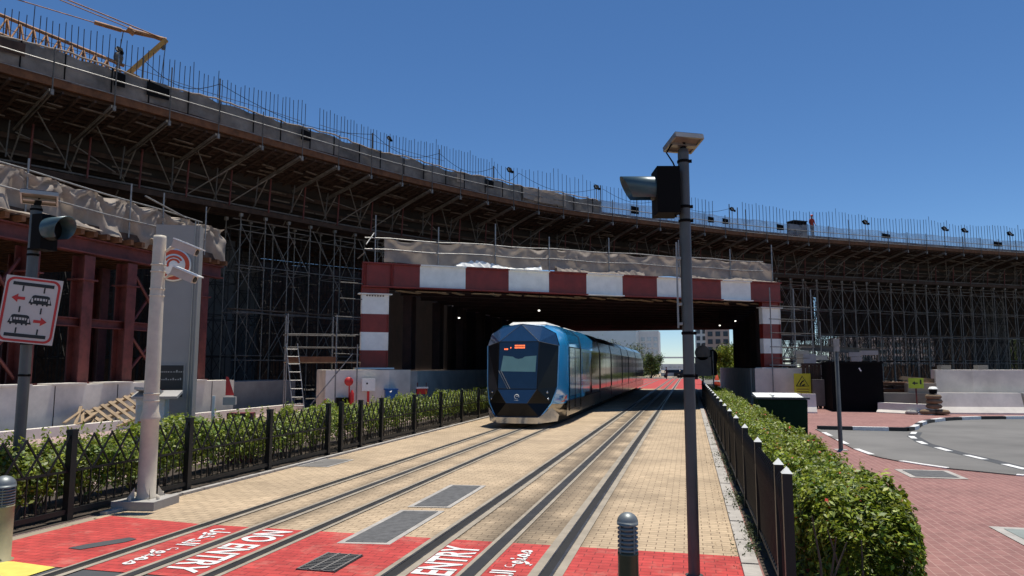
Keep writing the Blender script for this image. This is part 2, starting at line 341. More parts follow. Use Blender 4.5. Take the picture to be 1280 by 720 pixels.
def text_mesh(body, h, depth=0.0):
    c = bpy.data.curves.new('lettering', 'FONT'); c.body = body; c.size = 1; c.extrude = depth; c.offset = 0.022
    o = bpy.data.objects.new('lettering', c); COL.objects.link(o); bpy.context.view_layer.update()
    me = bpy.data.meshes.new_from_object(o); bpy.data.objects.remove(o); bpy.data.curves.remove(c)
    vs = np.zeros(len(me.vertices)*3); me.vertices.foreach_get('co', vs); vs = vs.reshape(-1,3)
    lo, hi = vs.min(0), vs.max(0)
    return me, lo, hi
def flat_text(body, origin, adv, up, length, height, m, name, parent=None, depth=0.0):
    """lettering of given length and height; adv/up are unit vectors in the world, origin its lower left corner"""
    me, lo, hi = text_mesh(body, 1, depth); adv, up = Vector(adv), Vector(up); nn = adv.cross(up)
    off = Vector((0,0,0))
    if parent is not None:
        p = parent
        while p is not None: off += p.location; p = p.parent
    for v in me.vertices:
        a = (v.co.x-lo[0])/(hi[0]-lo[0])*length; b = (v.co.y-lo[1])/(hi[1]-lo[1])*height
        v.co = Vector(origin)+adv*a+up*b+nn*v.co.z-off
    me.materials.clear(); me.materials.append(m); me.update()
    o = bpy.data.objects.new(name, me); COL.objects.link(o)
    if parent is not None: o.parent = parent
    return o

# ================================================================== SETTING: ground
struct('ground', MB().poly([(-900,-300),(900,-300),(900,1400),(-900,1400)], 0.0), M['sand'])
struct('tram_paving', MB().poly([(-7.5,7.98),(0.45,7.98),(0.45,64.5),(-7.5,64.5)], 0.004), M['tanpave'])
struct('near_road', MB().poly([(-9,-8),(0.45,-8),(0.45,6.0),(-9,6.0)], 0.004), M['darkasph'])
struct('red_painted_paving', MB().poly([(-7.42,6.0),(0.45,6.0),(0.45,7.98),(-5.86,8.0),(-7.40,8.16)], 0.010), M['redpave'])
struct('brick_pavement', MB().poly([(0.62,-8),(60,-8),(60,48),(0.62,48)], 0.004), M['brickpave'])
struct('left_pavement', MB().poly([(-17.2,-8),(-7.6,-8),(-7.6,30.5),(-17.2,30.5)], 0.004), M['pinkpave'])
struct('red_crossing', MB().poly([(-26,64.8),(1.6,64.8),(1.6,118),(-26,118)], 0.006), M['redpave'])
struct('added_grey_strip', MB().poly([(1.6,64.8),(14,64.8),(14,118),(1.6,118)], 0.006), M['asphalt'])  # grey strip added to keep red out of the tram's reflections
struct('far_road', MB().poly([(-80,119),(80,119),(80,131),(-80,131)], 0.006), M['asphalt'])
struct('far_paving', MB().poly([(-7.5,131.5),(1.5,131.5),(1.5,420),(-7.5,420)], 0.006), M['tanpave'])
struct('yellow_marking', MB().poly([(-7.2,5.5),(-6.02,5.5),(-6.02,5.98),(-6.6,6.05),(-7.2,5.95)], 0.014), M['yellowpaint'])
struct('hedge_bed', MB().poly([(-9.6,5),(-7.62,5),(-7.62,31),(-9.6,31)], 0.009).poly([(0.64,5.5),(2.05,5.5),(1.9,48),(0.64,48)], 0.009), M['soil'])
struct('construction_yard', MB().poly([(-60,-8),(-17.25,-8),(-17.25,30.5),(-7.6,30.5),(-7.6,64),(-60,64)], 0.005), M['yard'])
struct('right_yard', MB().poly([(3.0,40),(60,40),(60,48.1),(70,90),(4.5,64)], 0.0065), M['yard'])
# kerbs: individual stones in one strip each
k = MB(); y = 5.6
while y < 64:
    L = 0.98; k.box((0.53, y+L/2, 0.02+random.uniform(-.003,.003)), (0.16, L-0.015, 0.05)); y += 1.0
struct('kerb', k, M['kerb'])
k = MB(); y = 8.2
while y < 31:
    k.box((-7.56+random.uniform(-.01,.01), y+0.25, 0.018), (0.10, 0.48, 0.045)); y += 0.5
struct('left_kerb', k, M['kerb'])
# the road at the right with its kerbs and dashes
near = [(3.82,24.2),(3.80,21.5),(3.78,18.6),(3.90,17.3),(4.25,16.4),(4.75,15.65),(5.7,14.95),(7.5,14.3),(11,13.7),(16,13.4),(30,13.2),(60,13.2)]
far = [(60,33.0),(30,32.5),(18,31.9),(12.2,30.9),(10.2,30.2),(8.9,29.2),(7.9,27.8),(7.2,26.2),(6.75,24.9),(6.35,24.2)]
struct('road', MB().poly(near+far, 0.012), M['asphalt'])
def along(pts, step):
    out = []; acc = 0
    for (x0,y0),(x1,y1) in zip(pts[:-1],pts[1:]):
        L = math.hypot(x1-x0,y1-y0); t = -acc
        while t+step <= L+1e-9:
            a0 = max(t,0)/L; a1 = (t+step)/L; t += step; out.append(((x0+(x1-x0)*a0,y0+(y1-y0)*a0),(x0+(x1-x0)*a1,y0+(y1-y0)*a1)))
        acc = 0 if L-t < 0.05 else 0
        if L-t > 0.05: out.append(((x0+(x1-x0)*t/L,y0+(y1-y0)*t/L),(x1,y1)))
    return out
kl = list(reversed(far))
def resample(pts, step):
    P = [Vector((*p,0)) for p in pts]; out = [P[0]]; rem = step
    for a, b in zip(P[:-1],P[1:]):
        d = (b-a); L = d.length; t = 0
        while L-t >= rem: t += rem; out.append(a+d*(t/L)); rem = step
        rem -= (L-t)
    return out
kp = resample([(3.82,24.25),(6.35,24.2)]+kl[1:], 0.5); kw, kb = MB(), MB()
for i in range(len(kp)-1):
    (kw if (i//2) % 2 else kb).bar(kp[i]+Vector((0,0,0.06)), kp[i+1]+Vector((0,0,0.06)), 0.16, 0.12)
kk = MB(); kk.v += kw.v; kk.f += kw.f; kk.m += [0]*len(kw.f); kk.s += kw.s
kk.add(kb.v, kb.f, 1)
struct('road_kerb', kk, [M['linew'], M['signblk']])
# flush near kerb: white and dark lengths
kn = resample(near, 0.55); a1, a2 = MB(), MB()
for i in range(min(len(kn)-1, 90)):
    t = a1 if (i//2) % 2 else a2
    t.bar(kn[i]+Vector((0,0,0.016)), kn[i+1]+Vector((0,0,0.016)), 0.13, 0.02)
a1.add(a2.v, a2.f, 1)
struct('flush_kerb', a1, [M['linew'], M['concdark']])
# dashed line inside the road
dl = resample([(6.45,23.9),(5.95,22.4),(5.68,20.5),(5.78,18.6),(6.0,17.0),(6.15,15.6),(6.9,14.2),(8.5,12.6)], 0.75); d = MB()
for i in range(0, len(dl)-1, 2): d.bar(dl[i]+Vector((0,0,0.018)), dl[i+1]+Vector((0,0,0.018)), 0.15, 0.006)
struct('dashed_road_line', d, M['linew'])
d = MB(); dp = resample([(6.45,23.9),(5.95,22.4),(5.68,20.5),(5.78,18.6),(6.0,17.0),(6.15,15.6),(6.9,14.2),(8.5,12.6)], 0.4)
for i in range(len(dp)-1): d.bar(dp[i]+Vector((0.06,0,0.0135)), dp[i+1]+Vector((0.06,0,0.0135)), 0.30, 0.002)
struct('road_channel', d, M['darkasph'])

# ================================================================== rails
def rail(x, side, label, w=0.11):
    t = thing('tram_rail', label, 'rail', (x, 0, 0), 'running rails of the two tram tracks')
    MB().poly([(x-w,-2),(x+w,-2),(x+w,140),(x-w,140)], 0.0145).build('bed_strip', M['bed'], t)
    g = 0.05 if w < .12 else 0.085
    MB().box((x-(g/2+.017)*side, 69, 0.019), (0.03, 142, 0.008)).build('rail_head', M['steelrail'], t)
    MB().box((x, 69, 0.0175), (g, 142, 0.004)).build('groove', M['rubber'], t)
    MB().box((x+(g/2+.010)*side, 69, 0.0185), (0.016, 142, 0.006)).build('check_lip', M['steelrail'], t)
rail(-5.82, 1, 'leftmost grooved tram rail, left rail of the track the blue tram stands on')
rail(-4.39, -1, 'grooved tram rail just left of the two grey inspection covers')
rail(-2.75, 1, 'grooved tram rail between the black drain grate and the ENTRY lettering', 0.14)
rail(-1.35, -1, 'rightmost grooved tram rail, nearest the grey bollard', 0.16)
for x, lb in ((-5.11,'flush dark power rail down the middle of the left track, under the tram'),(-2.05,'flush dark power rail down the middle of the empty right track')):
    t = thing('power_rail', lb, 'power rail', (x,0,0))
    MB().poly([(x-0.115,-2),(x+0.115,-2),(x+0.115,140),(x-0.115,140)], 0.0145).build('bed_strip', M['bed'], t)
    MB().box((x,69,0.018),(0.10 if x < -4 else 0.13,142,0.006)).build('cover_strip', M['apsgrey'], t)
# covers
def cover(poly, label, m=mat('grey_cover_asphalt',(0.125,0.125,0.125),.9,var=.2,scale=9,bump=.6,bscale=90), g=None, frame=0.07, z=0.012):
    cx = sum(p[0] for p in poly)/len(poly); cy = sum(p[1] for p in poly)/len(poly)
    t = thing('inspection_cover', label, 'cover', (cx,cy,0), g)
    o = [(p[0]+(frame if p[0]>cx else -frame), p[1]+(frame if p[1]>cy else -frame)) for p in poly]
    MB().poly(o, z).build('frame', M['kerb'], t)
    MB().poly(poly, z+0.004).build('lid', m, t); return t
cover([(-3.76,7.58),(-3.30,7.66),(-3.32,9.42),(-3.78,9.34)], 'nearer of two long grey asphalt-filled covers between the tracks')
cover([(-3.78,9.7),(-3.32,9.78),(-3.34,11.55),(-3.80,11.5)], 'farther of two long grey asphalt-filled covers between the tracks')
cover([(3.85,14.35),(4.55,14.35),(4.55,15.2),(3.85,15.2)], 'rectangular dark cover with pale frame in the brick pavement by the road', frame=0.11)
cover([(3.62,9.1),(4.9,9.1),(4.9,10.05),(3.62,10.05)], 'pale green-grey cover in the brick pavement at the right edge', m=mat('green_grey_cover',(0.24,0.27,0.25),0.8), frame=0.12)
cover([(-7.45,13.0),(-6.9,13.05),(-6.9,14.1),(-7.45,14.1)], 'small pale concrete cover beside the left fence', m=M['concdark'], frame=0.05)
t = thing('drain_grate', 'black slotted drain grate in the red painted paving', 'drain', (-3.52,6.77,0))
MB().poly([(-3.72,6.46),(-3.30,6.46),(-3.30,7.08),(-3.72,7.08)], 0.0145).build('pit', M['rubber'], t)
g = MB()
for i in range(4): g.box((-3.70+0.123*i+0.008,6.77,0.022),(0.022,0.62,0.012))
for i in range(13): g.box((-3.51,6.47+0.05*i,0.020),(0.40,0.016,0.008))
g.build('bars', M['concdark'], t)
tag(MB().poly([(-6.52,6.62),(-6.34,6.60),(-6.12,6.98),(-6.10,7.14),(-6.24,7.18),(-6.46,6.80)], 0.016).build('drain_slot', M['darkasph']), 'narrow dark slot drain left of the tracks in the red paving', 'drain')

# painted lettering
Z = 0.0165
def lettering(body, org, adv, up, L, h, label, cat='road marking'):
    o = flat_text(body, (*org, Z), adv, up, L, h, M['linew'], 'painted_lettering'); tag(o, label, cat)
lettering('NO ENTRY', (-4.97,7.88), (0,-1,0), (1,0,0), 1.76, 0.40, 'white NO ENTRY lettering painted on red in the left track')
lettering('ﻝﻮﺧﺪﻟﺍ ﻉﻮﻨﻤﻣ', (-5.62,7.82), (0,-1,0), (1,0,0), 1.6, 0.36, 'white Arabic no entry lettering painted on red in the left track')
lettering('NO ENTRY', (-2.20,5.93), (0,1,0), (-1,0,0), 1.76, 0.40, 'white NO ENTRY lettering painted on red in the right track')
lettering('ﻝﻮﺧﺪﻟﺍ ﻉﻮﻨﻤﻣ', (-1.52,6.1), (0,1,0), (-1,0,0), 1.6, 0.36, 'white Arabic no entry lettering painted on red in the right track')

# ================================================================== VIADUCT
E = [(-23.5,3.0),(-21.6,9.5),(-20.2,13.4),(-19.17,15.97),(-18.42,17.6),(-17.55,19.5),(-16.6,21.6),(-15.7,23.6),(-14.4,26.4),(-12.75,29.9),(-10.1,34.3),(-6.3,39.4),(-0.3,45.1),(5.4,50.0),(13.8,55.7),(25.5,63.0),(36,69),(50,76)]
CAM_SCALE = 1.175      # viaduct edge taken from image pixels, then scaled about the camera
E = [(x*CAM_SCALE, y*CAM_SCALE) for x, y in E]
def cr(P, n=12):
    out = []
    for i in range(len(P)-1):
        p0, p1, p2, p3 = [Vector((*P[max(0,min(len(P)-1,j))],0)) for j in (i-1,i,i+1,i+2)]
        for k in range(n):
            t = k/n; out.append(0.5*((2*p1)+(p2-p0)*t+(2*p0-5*p1+4*p2-p3)*t*t+(3*p1-p0-3*p2+p3)*t**3))
    out.append(Vector((*P[-1],0))); return out
CP = cr(E); CS = [0.0]
for a, b in zip(CP[:-1],CP[1:]): CS.append(CS[-1]+(b-a).length)
STOT = CS[-1]
CPX = np.array([p.x for p in CP]); CPY = np.array([p.y for p in CP]); CSA = np.array(CS)
def ep(s, off=0.0, z=0.0):
    off *= CAM_SCALE; z = z if z <= 1.95 else 1.95+(z-1.95)*CAM_SCALE
    x = np.interp(s, CSA, CPX); y = np.interp(s, CSA, CPY)
    x1 = np.interp(s+0.7, CSA, CPX)-np.interp(s-0.7, CSA, CPX); y1 = np.interp(s+0.7, CSA, CPY)-np.interp(s-0.7, CSA, CPY)
    L = math.hypot(x1,y1); nx, ny = -y1/L, x1/L
    return Vector((x+nx*off, y+ny*off, z))
def etan(s):
    a = ep(s-0.5); b = ep(s+0.5); return math.atan2(b.y-a.y, b.x-a.x)
def s_of_px(px, off, z):   # arc position that lies in the direction of a given column of the photograph
    best = None
    for i in range(0, 2000):
        s = STOT*i/2000; p = ep(s, off, z); r = p.x*math.cos(YAW)+p.y*math.sin(YAW); f = (-p.x*math.sin(YAW)+p.y*math.cos(YAW))*math.cos(PITCH)+(p.z-CH)*math.sin(PITCH)
        if f < 1: continue
        e = abs(640+900*r/f-px)
        if best is None or e < best[0]: best = (e, s)
    return best[1]
V = thing('viaduct', 'long curved viaduct under construction wrapped in sheeting, crossing above the tram tracks', 'viaduct', tuple(ep(STOT*0.5)))
def strip(prof, s0, s1, ds=1.0, closed=True, mi=0):
    mb = MB(); n = max(2, int((s1-s0)/ds)+1); vs = []
    for i in range(n):
        s = s0+(s1-s0)*i/(n-1)
        for o, z in prof: vs.append(ep(s, o, z))
    m = len(prof); fs = []
    for i in range(n-1):
        for j in range(m if closed else m-1):
            j2 = (j+1) % m; fs.append((i*m+j, i*m+j2, (i+1)*m+j2, (i+1)*m+j))
    mb.add(vs, fs, mi)
    if closed: mb.add(vs[:m], [tuple(range(m-1,-1,-1))], mi); mb.add(vs[-m:], [tuple(range(m))], mi)
    return mb
ZE = 10.5
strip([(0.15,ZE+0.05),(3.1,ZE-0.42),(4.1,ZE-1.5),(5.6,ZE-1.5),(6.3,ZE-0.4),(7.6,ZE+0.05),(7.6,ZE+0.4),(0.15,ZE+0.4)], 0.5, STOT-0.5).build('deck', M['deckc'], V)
strip([(-0.02,ZE-0.06),(0.10,ZE-0.06),(0.10,ZE+0.24),(-0.02,ZE+0.24)], 0.5, STOT-0.5).build('fascia_board', M['timber'], V)
so_ = MB()
for i in range(9):
    o0 = 0.3+i*0.33; z0 = ZE+0.03-(o0-0.15)*0.16-0.075
    st = strip([(o0-0.05,z0-0.06),(o0+0.05,z0-0.06),(o0+0.05,z0+0.06),(o0-0.05,z0+0.06)], 0.5, STOT-0.5, 1.4); so_.add(st.v, st.f, 0)
so_.build('formwork_joists', M['timberd'], V)
cross = MB()
s = 1.0
while s < STOT-1:
    a = ep(s,0.05,ZE-0.17); b = ep(s,3.0,ZE-0.62); cross.bar(a,b,0.07,0.10); s += 0.55
cross.build('formwork_bearers', M['timberd'], V)
# beams parallel to the edge behind the haunch (rows seen as horizontal strips on the left)
hb = MB()
for (o0,z0) in ((3.4,9.55),(3.7,9.1),(4.2,8.75),(5.2,8.7),(6.4,8.9),(7.4,9.4)):
    st = strip([(o0-.06,z0-.09),(o0+.06,z0-.09),(o0+.06,z0+.09),(o0-.06,z0+.09)], 0.5, STOT-0.5, 1.5); hb.add(st.v, st.f, 0)
hb.build('haunch_formwork', M['timberd'], V)
# sheeting: grey tarpaulin on the left, pale debris net on the right
def sheet(s0, s1, z0, z1, off, amp, fn, dz=6, ds=0.22, sag=0.05):
    mb = MB(); n = int((s1-s0)/ds)+1; vs = []
    ph = [random.uniform(0,6) for _ in range(6)]; ties = []; q = s0
    while q < s1+2: ties.append((q, random.uniform(.75,1.0), random.uniform(0,6))); q += random.uniform(1.1,2.0)
    for i in range(n+1):
        s = s0+(s1-s0)*i/n; nt_ = min(ties, key=lambda a: abs(a[0]-s)); gap = min(abs(a[0]-s) for a in ties)
        sagt = -min(.09, .16*gap*gap)*(1 if dz > 6 else .5)
        top = z1+sagt+0.03*math.sin(s*1.1+ph[0]); bot = z0+0.05*math.sin(s*0.8+ph[2])
        for j in range(dz+1):
            t = j/dz; w = 0
            for a in ties:                      # pleats fan out from every tie
                dx, dy = s-a[0], (1.05-t)*(z1-z0); dist = math.hypot(dx,dy)
                if dist > 1.6: continue
                fall = math.exp(-1.6*dist); ang = math.atan2(dx,dy); tri = 2*abs(((ang*2.6+a[2]) % 2)-1)-1
                w += a[1]*tri*min(1,dist*2.2)*fall
            w = amp*(w*1.5+0.5*math.sin(s*3.1+t*4+ph[3])*(1-t)+.25*math.sin(s*1.3-t*2.5+ph[4]))
            vs.append(fn(s, off+w, bot+(top-bot)*t))
    m = dz+1; fs = [(i*m+j, (i+1)*m+j, (i+1)*m+j+1, i*m+j+1) for i in range(n) for j in range(dz)]
    mb.add(vs, fs, 0, True); return mb
SN = s_of_px(752, 0, 11)
sheet(0.5, SN, ZE+0.22, ZE+1.04, -0.03, 0.035, ep, dz=7, ds=.14).build('tarpaulin', M['tarp'], V)
sheet(SN-0.2, STOT-1, ZE+0.2, ZE+1.08, -0.03, 0.02, ep).build('debris_net', M['net'], V)
# dark and pale patches lapped over the sheeting
for px, w, m in ((196,0.9,'black'),(382,0.55,'black'),(612,0.6,'black'),(793,0.7,'black'),(888,0.6,'black'),(906,0.6,'black'),(975,0.7,'black'),(1107,0.9,'black'),(1247,1.0,'black'),(148,0.4,'black'),(5,1.2,'timberd'),(575,0.5,'tarpl')):
    s0 = s_of_px(px, -0.1, 11); sheet(s0-w/2, s0+w/2, ZE+0.5, ZE+0.92, -0.14, 0.01, ep, dz=2).build('sheet_patch', M[m], V)
for px, w in ((680,3.6),(690,2.0)):
    s0 = s_of_px(px, -0.1, 11); sheet(s0-w/2, s0+w/2, ZE+0.35, ZE+0.98, -0.16, 0.05, ep).build('loose_sheet', M['tarpl'], V)
s = 1.5
while s < SN:     # straps tying the sheeting
    MB().bar(ep(s,-0.09,ZE+0.2), ep(s,-0.09,ZE+1.03), .05, .02).build('strap', M['black'], V); s += 1.55+0.5*math.sin(s*2.1)
# guard rails and posts
gr = MB(); s = 0.5; P1 = []; P2 = []
while s < STOT-1: P1.append(ep(s,-0.16,ZE+0.62)); P2.append(ep(s,-0.16,ZE+0.16)); s += 1.5
gr.path(P1, 0.028, 6); gr.build('guard_rail', M['galv'], V)
MB().path(P2, 0.022, 6).build('guard_rail', M['galv'], V)
fol = MB(); s = 0.7; pts = []                # rolled top hem of the sheeting
while s < SN: pts.append(ep(s, -0.03+random.uniform(-.03,.03), ZE+1.04+0.05*math.sin(s*1.1)+random.uniform(-.02,.05))); s += 0.35
fol.path(pts, 0.035, 6).build('sheet_hem', M['tarpl'], V)
s = 1.2; stations = []
while s < STOT-1.5:
    stations.append(s); s += 1.9+0.35*math.sin(s*3)
bb = MB()
for i, s in enumerate(stations):
    pm = MB(); top = ZE+1.1+(0.55 if i % 5 == 0 else 0.0)
    pm.tube(ep(s,-0.2,ZE-0.4), ep(s,-0.2,top), 0.026, 6)
    pm.build('guard_post', M['galvd'], V)
    bm_ = MB()
    a = ep(s,-0.14,ZE-0.25); b = ep(s,2.9,ZE-0.85); tdir = Vector((math.cos(etan(s)),math.sin(etan(s)),0))*0.06
    bm_.bar(a+tdir,b+tdir,0.04,0.11); bm_.bar(a-tdir,b-tdir,0.04,0.11)
    bm_.box(ep(s,-0.19,ZE-0.32),(0.10,0.10,0.2), etan(s)); bm_.tube(ep(s,2.2,ZE-0.8), ep(s,3.6,ZE-2.3), 0.03, 6)
    bm_.build('bracket', M['frontt'], V)
    MB().tube(ep(s+0.5,2.6,ZE-0.6), ep(s+0.5,2.7,8.45), 0.045, 6).build('red_prop', M['redsteel'], V)
    MB().tube(ep(s+0.2,1.5,ZE-0.5), ep(s+random.choice((2.2,-1.6)),2.95,8.5), 0.028, 6).build('tie_tube', M['frontt'], V)
    if i % 3 != 1: MB().tube(ep(s+random.uniform(-.4,.4),2.6,ZE-1.0), ep(s+random.uniform(.8,1.7),2.8,ZE-1.05+random.uniform(-.6,.1)), 0.026, 6).build('ledger_tube', M['frontt'], V)
    for q_ in range(4):
        o_ = random.uniform(.4,2.4); z_ = ZE-.15-o_*.17-.12; l_ = random.uniform(.5,1.3); s1_ = s+random.uniform(0,1.6); bb.bar(ep(s1_,o_,z_), ep(s1_+l_,o_+random.uniform(-.1,.1),z_-random.uniform(0,.05)), random.uniform(.08,.2), .04)
    for q_ in range(5):
        s1_ = s+random.uniform(0,1.8); z_ = random.choice((9.55,9.2,8.95)); bb.bar(ep(s1_,3.25,z_), ep(s1_+random.uniform(.4,1.1),3.25,z_), .03, .07)
    MB().tube(ep(s-.35,2.4,ZE-.7), ep(s-.35+random.uniform(-.1,.1),2.5,8.6), .03, 6).build('prop', M['galvd'], V)
tag(bb.build('loose_timbers', M['timberm'], V), kind='stuff')
# wale beam carrying the falsework heads
wl = strip([(2.85,8.32),(3.02,8.32),(3.02,8.52),(2.85,8.52)], 0.5, STOT-0.5, 1.5); wl.build('wale_beam', M['timberd'], V)
wl = strip([(2.80,8.54),(2.86,8.54),(2.86,8.60),(2.80,8.60)], 0.5, STOT-0.5, 1.5); wl.build('ledger_tube', M['galvd'], V)
# starter bars above the edge
gaps = [(s_of_px(383,0.4,12), s_of_px(399,0.4,12)), (s_of_px(893,0.4,12), s_of_px(927,0.4,12))]
S620 = s_of_px(620,.4,12); SEND = s_of_px(1290,0.4,12); bars = []; s = s_of_px(-12,0.4,12)
while s < SEND:
    if not any(a < s < b for a, b in gaps): bars.append(s)
    s += 0.215 if s < S620 else 0.34
def barmesh(mb, s, n=5):
    h = 12.72+0.10*math.sin(s*0.7)+random.uniform(-.08,.05)+(0.25 if random.random()<0.05 else 0); lx, ly = random.uniform(-.03,.03), random.uniform(-.03,.03)
    b = ep(s, 0.45, ZE+0.3); t = ep(s+lx, 0.45+ly, h); mb.tube(b, t, 0.015 if s < 60 else 0.019, n)
near_b = bars[:100]
for s in near_b:
    b_ = MB(); barmesh(b_, s); b_.build('starter_bar', M['rebar'], V)
rest = MB()
for s in bars[100:]: barmesh(rest, s, 4)
tag(rest.build('starter_bars', M['rebar'], V), kind='stuff')
hb = MB()   # horizontal tie bars through the starters
for z0, a0, a1 in ((11.95, bars[0], gaps[0][0]), (12.05, gaps[0][1], gaps[0][1]+9)):
    pts = []; s = a0
    while s < a1: pts.append(ep(s,0.42,z0+0.02*math.sin(s))); s += 0.6
    hb.path(pts, 0.011, 4)
hb.build('tie_bar', M['rebar'], V)
# sagging cable on posts
def ppx(px, off=0.2, z=12): return s_of_px(px, off, z)
cab = MB(); posts = [ppx(x) for x in (175,272,465,548,617,647,748,752,830,915)]
for a, b in zip(posts[:-1], posts[1:]):
    L = b-a; pts = []
    if L < 0.8: continue
    for i in range(13):
        t = i/12; pts.append(ep(a+L*t, 0.1, 12.25-0.55*math.sin(math.pi*t)))
    cab.path(pts, 0.013, 4)
cab.build('festoon_cable', M['black'], V)
for i, px in enumerate((178,272,464,548,615,750,831,910,920)):
    s0 = ppx(px); MB().tube(ep(s0,0.1,ZE+0.4), ep(s0,0.1,12.3+0.15*(i%2)), 0.035, 6).build('cable_post', M['galvd'], V)
# work floodlights on the deck
FL = [(148,'leftmost, under the crane jib'),(486,'over the middle of the grey sheeting'),(637,'just left of the end of the grey sheeting'),(745,'above where the net begins'),(915,'right of the tall signal pole'),(1081,'just right of the red clad worker'),(1180,'third from the right edge of the parapet'),(1205,'small one second from the right edge'),(1262,'nearest the right edge of the picture')]
for px, w in FL:
    s0 = ppx(px,0.3,12.2); b = ep(s0,0.3,ZE+0.4); kf = 0.65 if s0 < 35 else (0.95 if s0 < 64 else 1.2)
    t = thing('work_floodlight', 'floodlight on the viaduct parapet, '+w, 'floodlight', tuple(b), 'floodlights on the viaduct edge')
    zt = 13.9 if px > 900 else 14.1
    MB().tube(b, Vector((b.x,b.y,zt)), 0.028, 6).build('post', M['galv'], t)
    h = MB(); h.box((b.x,b.y,zt+0.1),(0.34*kf,0.2*kf,0.26*kf), etan(s0)+0.4, rot=Euler((R(-25),0,etan(s0)+0.3)).to_matrix()); h.box((b.x+.2*kf,b.y,zt-0.05),(0.16*kf,0.12*kf,0.14*kf)); h.build('lamp_head', M['black'], t)
    MB().box((b.x+0.02,b.y-0.14*kf,zt+0.07),(0.26*kf,0.03,0.2*kf), rot=Euler((R(-25),0,etan(s0)+0.3)).to_matrix()).build('lens', M['alu'], t)

# ================================================================== FALSEWORK TOWERS
def tower_parts(H, w=1.35, lifts=4):
    """local geometry: list of (name, MB)"""
    out = []; c = [(-w/2,-w/2),(w/2,-w/2),(w/2,w/2),(-w/2,w/2)]; zs = [0.35+(H-0.9)*i/lifts for i in range(lifts+1)]
    for x, y in c:
        m = MB(); m.tube((x,y,0.08),(x,y,H-0.15),0.030,6); m.box((x,y,0.04),(0.16,0.16,0.08)); m.box((x,y,H-0.08),(0.15,0.15,0.16)); [m.box((x,y,z),(0.085,0.085,0.07)) for z in zs]; m.box((x,y,H-.75),(.07,.07,.12)); out.append(('standard', m))
    for z in zs:
        for i in range(4):
            a, b = c[i], c[(i+1)%4]; m = MB(); m.tube((a[0],a[1],z),(b[0],b[1],z),0.024,5); out.append(('ledger', m))
    for k in range(lifts):
        for i in range(4):
            a, b = c[i], c[(i+1)%4]
            if (k+i) % 2 and i in (1,3): continue
            m = MB(); m.tube((a[0],a[1],zs[k+1]),(b[0],b[1],zs[k]),0.020,5); out.append(('brace', m))
    return out
TP = {}
def tower(x, y, rz, H, label, group, detail=True, z0=0.0):
    key = (round(H,2), detail)
    if key not in TP:
        if detail:
            t = thing('falsework_tower', label, 'scaffold', (x,y,z0), group)
            for nm, m in tower_parts(H): m.build(nm, M['frontt'], t, world=False)
        else:
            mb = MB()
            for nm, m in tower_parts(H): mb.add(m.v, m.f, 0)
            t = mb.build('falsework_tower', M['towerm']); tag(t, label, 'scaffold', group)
        TP[key] = t
    else: t = copy_tree(TP[key])
    t.location = (x,y,z0); t.rotation_euler = (0,0,rz); t['label'] = label; t['group'] = group
    return t
def ok_left(p): return p.x < -16.2 and p.y > 31.0 and p.x > -44
def ok_right(p): return p.x > 6.0
RW = {}
for off in (3.6,6.4,9.4,12.2,15.0,17.8,21.2,24.0):
    s = 6.0; row = []
    while s < STOT-3:
        p = ep(s, off)
        if ok_left(p) or ok_right(p): row.append((s,p))
        s += 2.75*(1 - off*0.0)
    RW[off] = row
frontR = [q for q in RW[3.6] if ok_right(q[1])]; frontL = [q for q in RW[3.6] if ok_left(q[1])]
for i,(s,p) in enumerate(frontL):
    tower(p.x,p.y,etan(s),9.40,'scaffold tower left of the portal, %s from left in the front row' % ORD[i],'front row falsework towers left of the portal')
for i,(s,p) in enumerate(frontR):
    tower(p.x,p.y,etan(s),9.40,'scaffold tower under the right arm, %s from the portal in the front row' % ORD[min(i,19)],'front row falsework towers right of the portal')
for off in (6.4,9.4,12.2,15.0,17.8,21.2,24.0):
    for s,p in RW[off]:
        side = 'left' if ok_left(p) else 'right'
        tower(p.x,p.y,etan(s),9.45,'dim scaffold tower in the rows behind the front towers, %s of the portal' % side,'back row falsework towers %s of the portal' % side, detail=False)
# run-through ledgers tying each front row together
def runs(row, off, name, label):
    if len(row) < 2: return
    t = thing(name, label, 'scaffold', tuple(row[0][1]))
    for z in (2.2,4.15,6.1,7.55):
        pts = [ep(row[0][0]-1+i*(row[-1][0]-row[0][0]+2)/12, off-0.72, z) for i in range(13)]
        MB().path(pts, 0.026, 5).build('ledger', M['frontt'], t)
    for z in (4.3,8.05):
        pts = [ep(row[0][0]-1+i*(row[-1][0]-row[0][0]+2)/12, off-0.45, z) for i in range(13)]; pb = MB()
        for p0_, p1_ in zip(pts[:-1],pts[1:]): pb.bar(p0_, p1_, .45 if z < 5 else .12, .05)
        pb.build('plank_run', M['timberm'], t)
    for i in range(len(row)-1):
        a, b = row[i][0]+0.7, row[i+1][0]-0.7
        MB().tube(ep(a,off-0.74,2.2), ep(b,off-0.74,4.1), 0.020, 5).build('brace', M['frontt'], t)
        MB().tube(ep(a,off-0.74,8.0), ep(b,off-0.74,6.1), 0.020, 5).build('brace', M['frontt'], t)
runs(frontL, 3.6, 'tie_scaffold', 'long horizontal scaffold tubes tying the towers left of the portal')
runs(frontR, 3.6, 'tie_scaffold', 'long horizontal scaffold tubes tying the towers under the right arm')
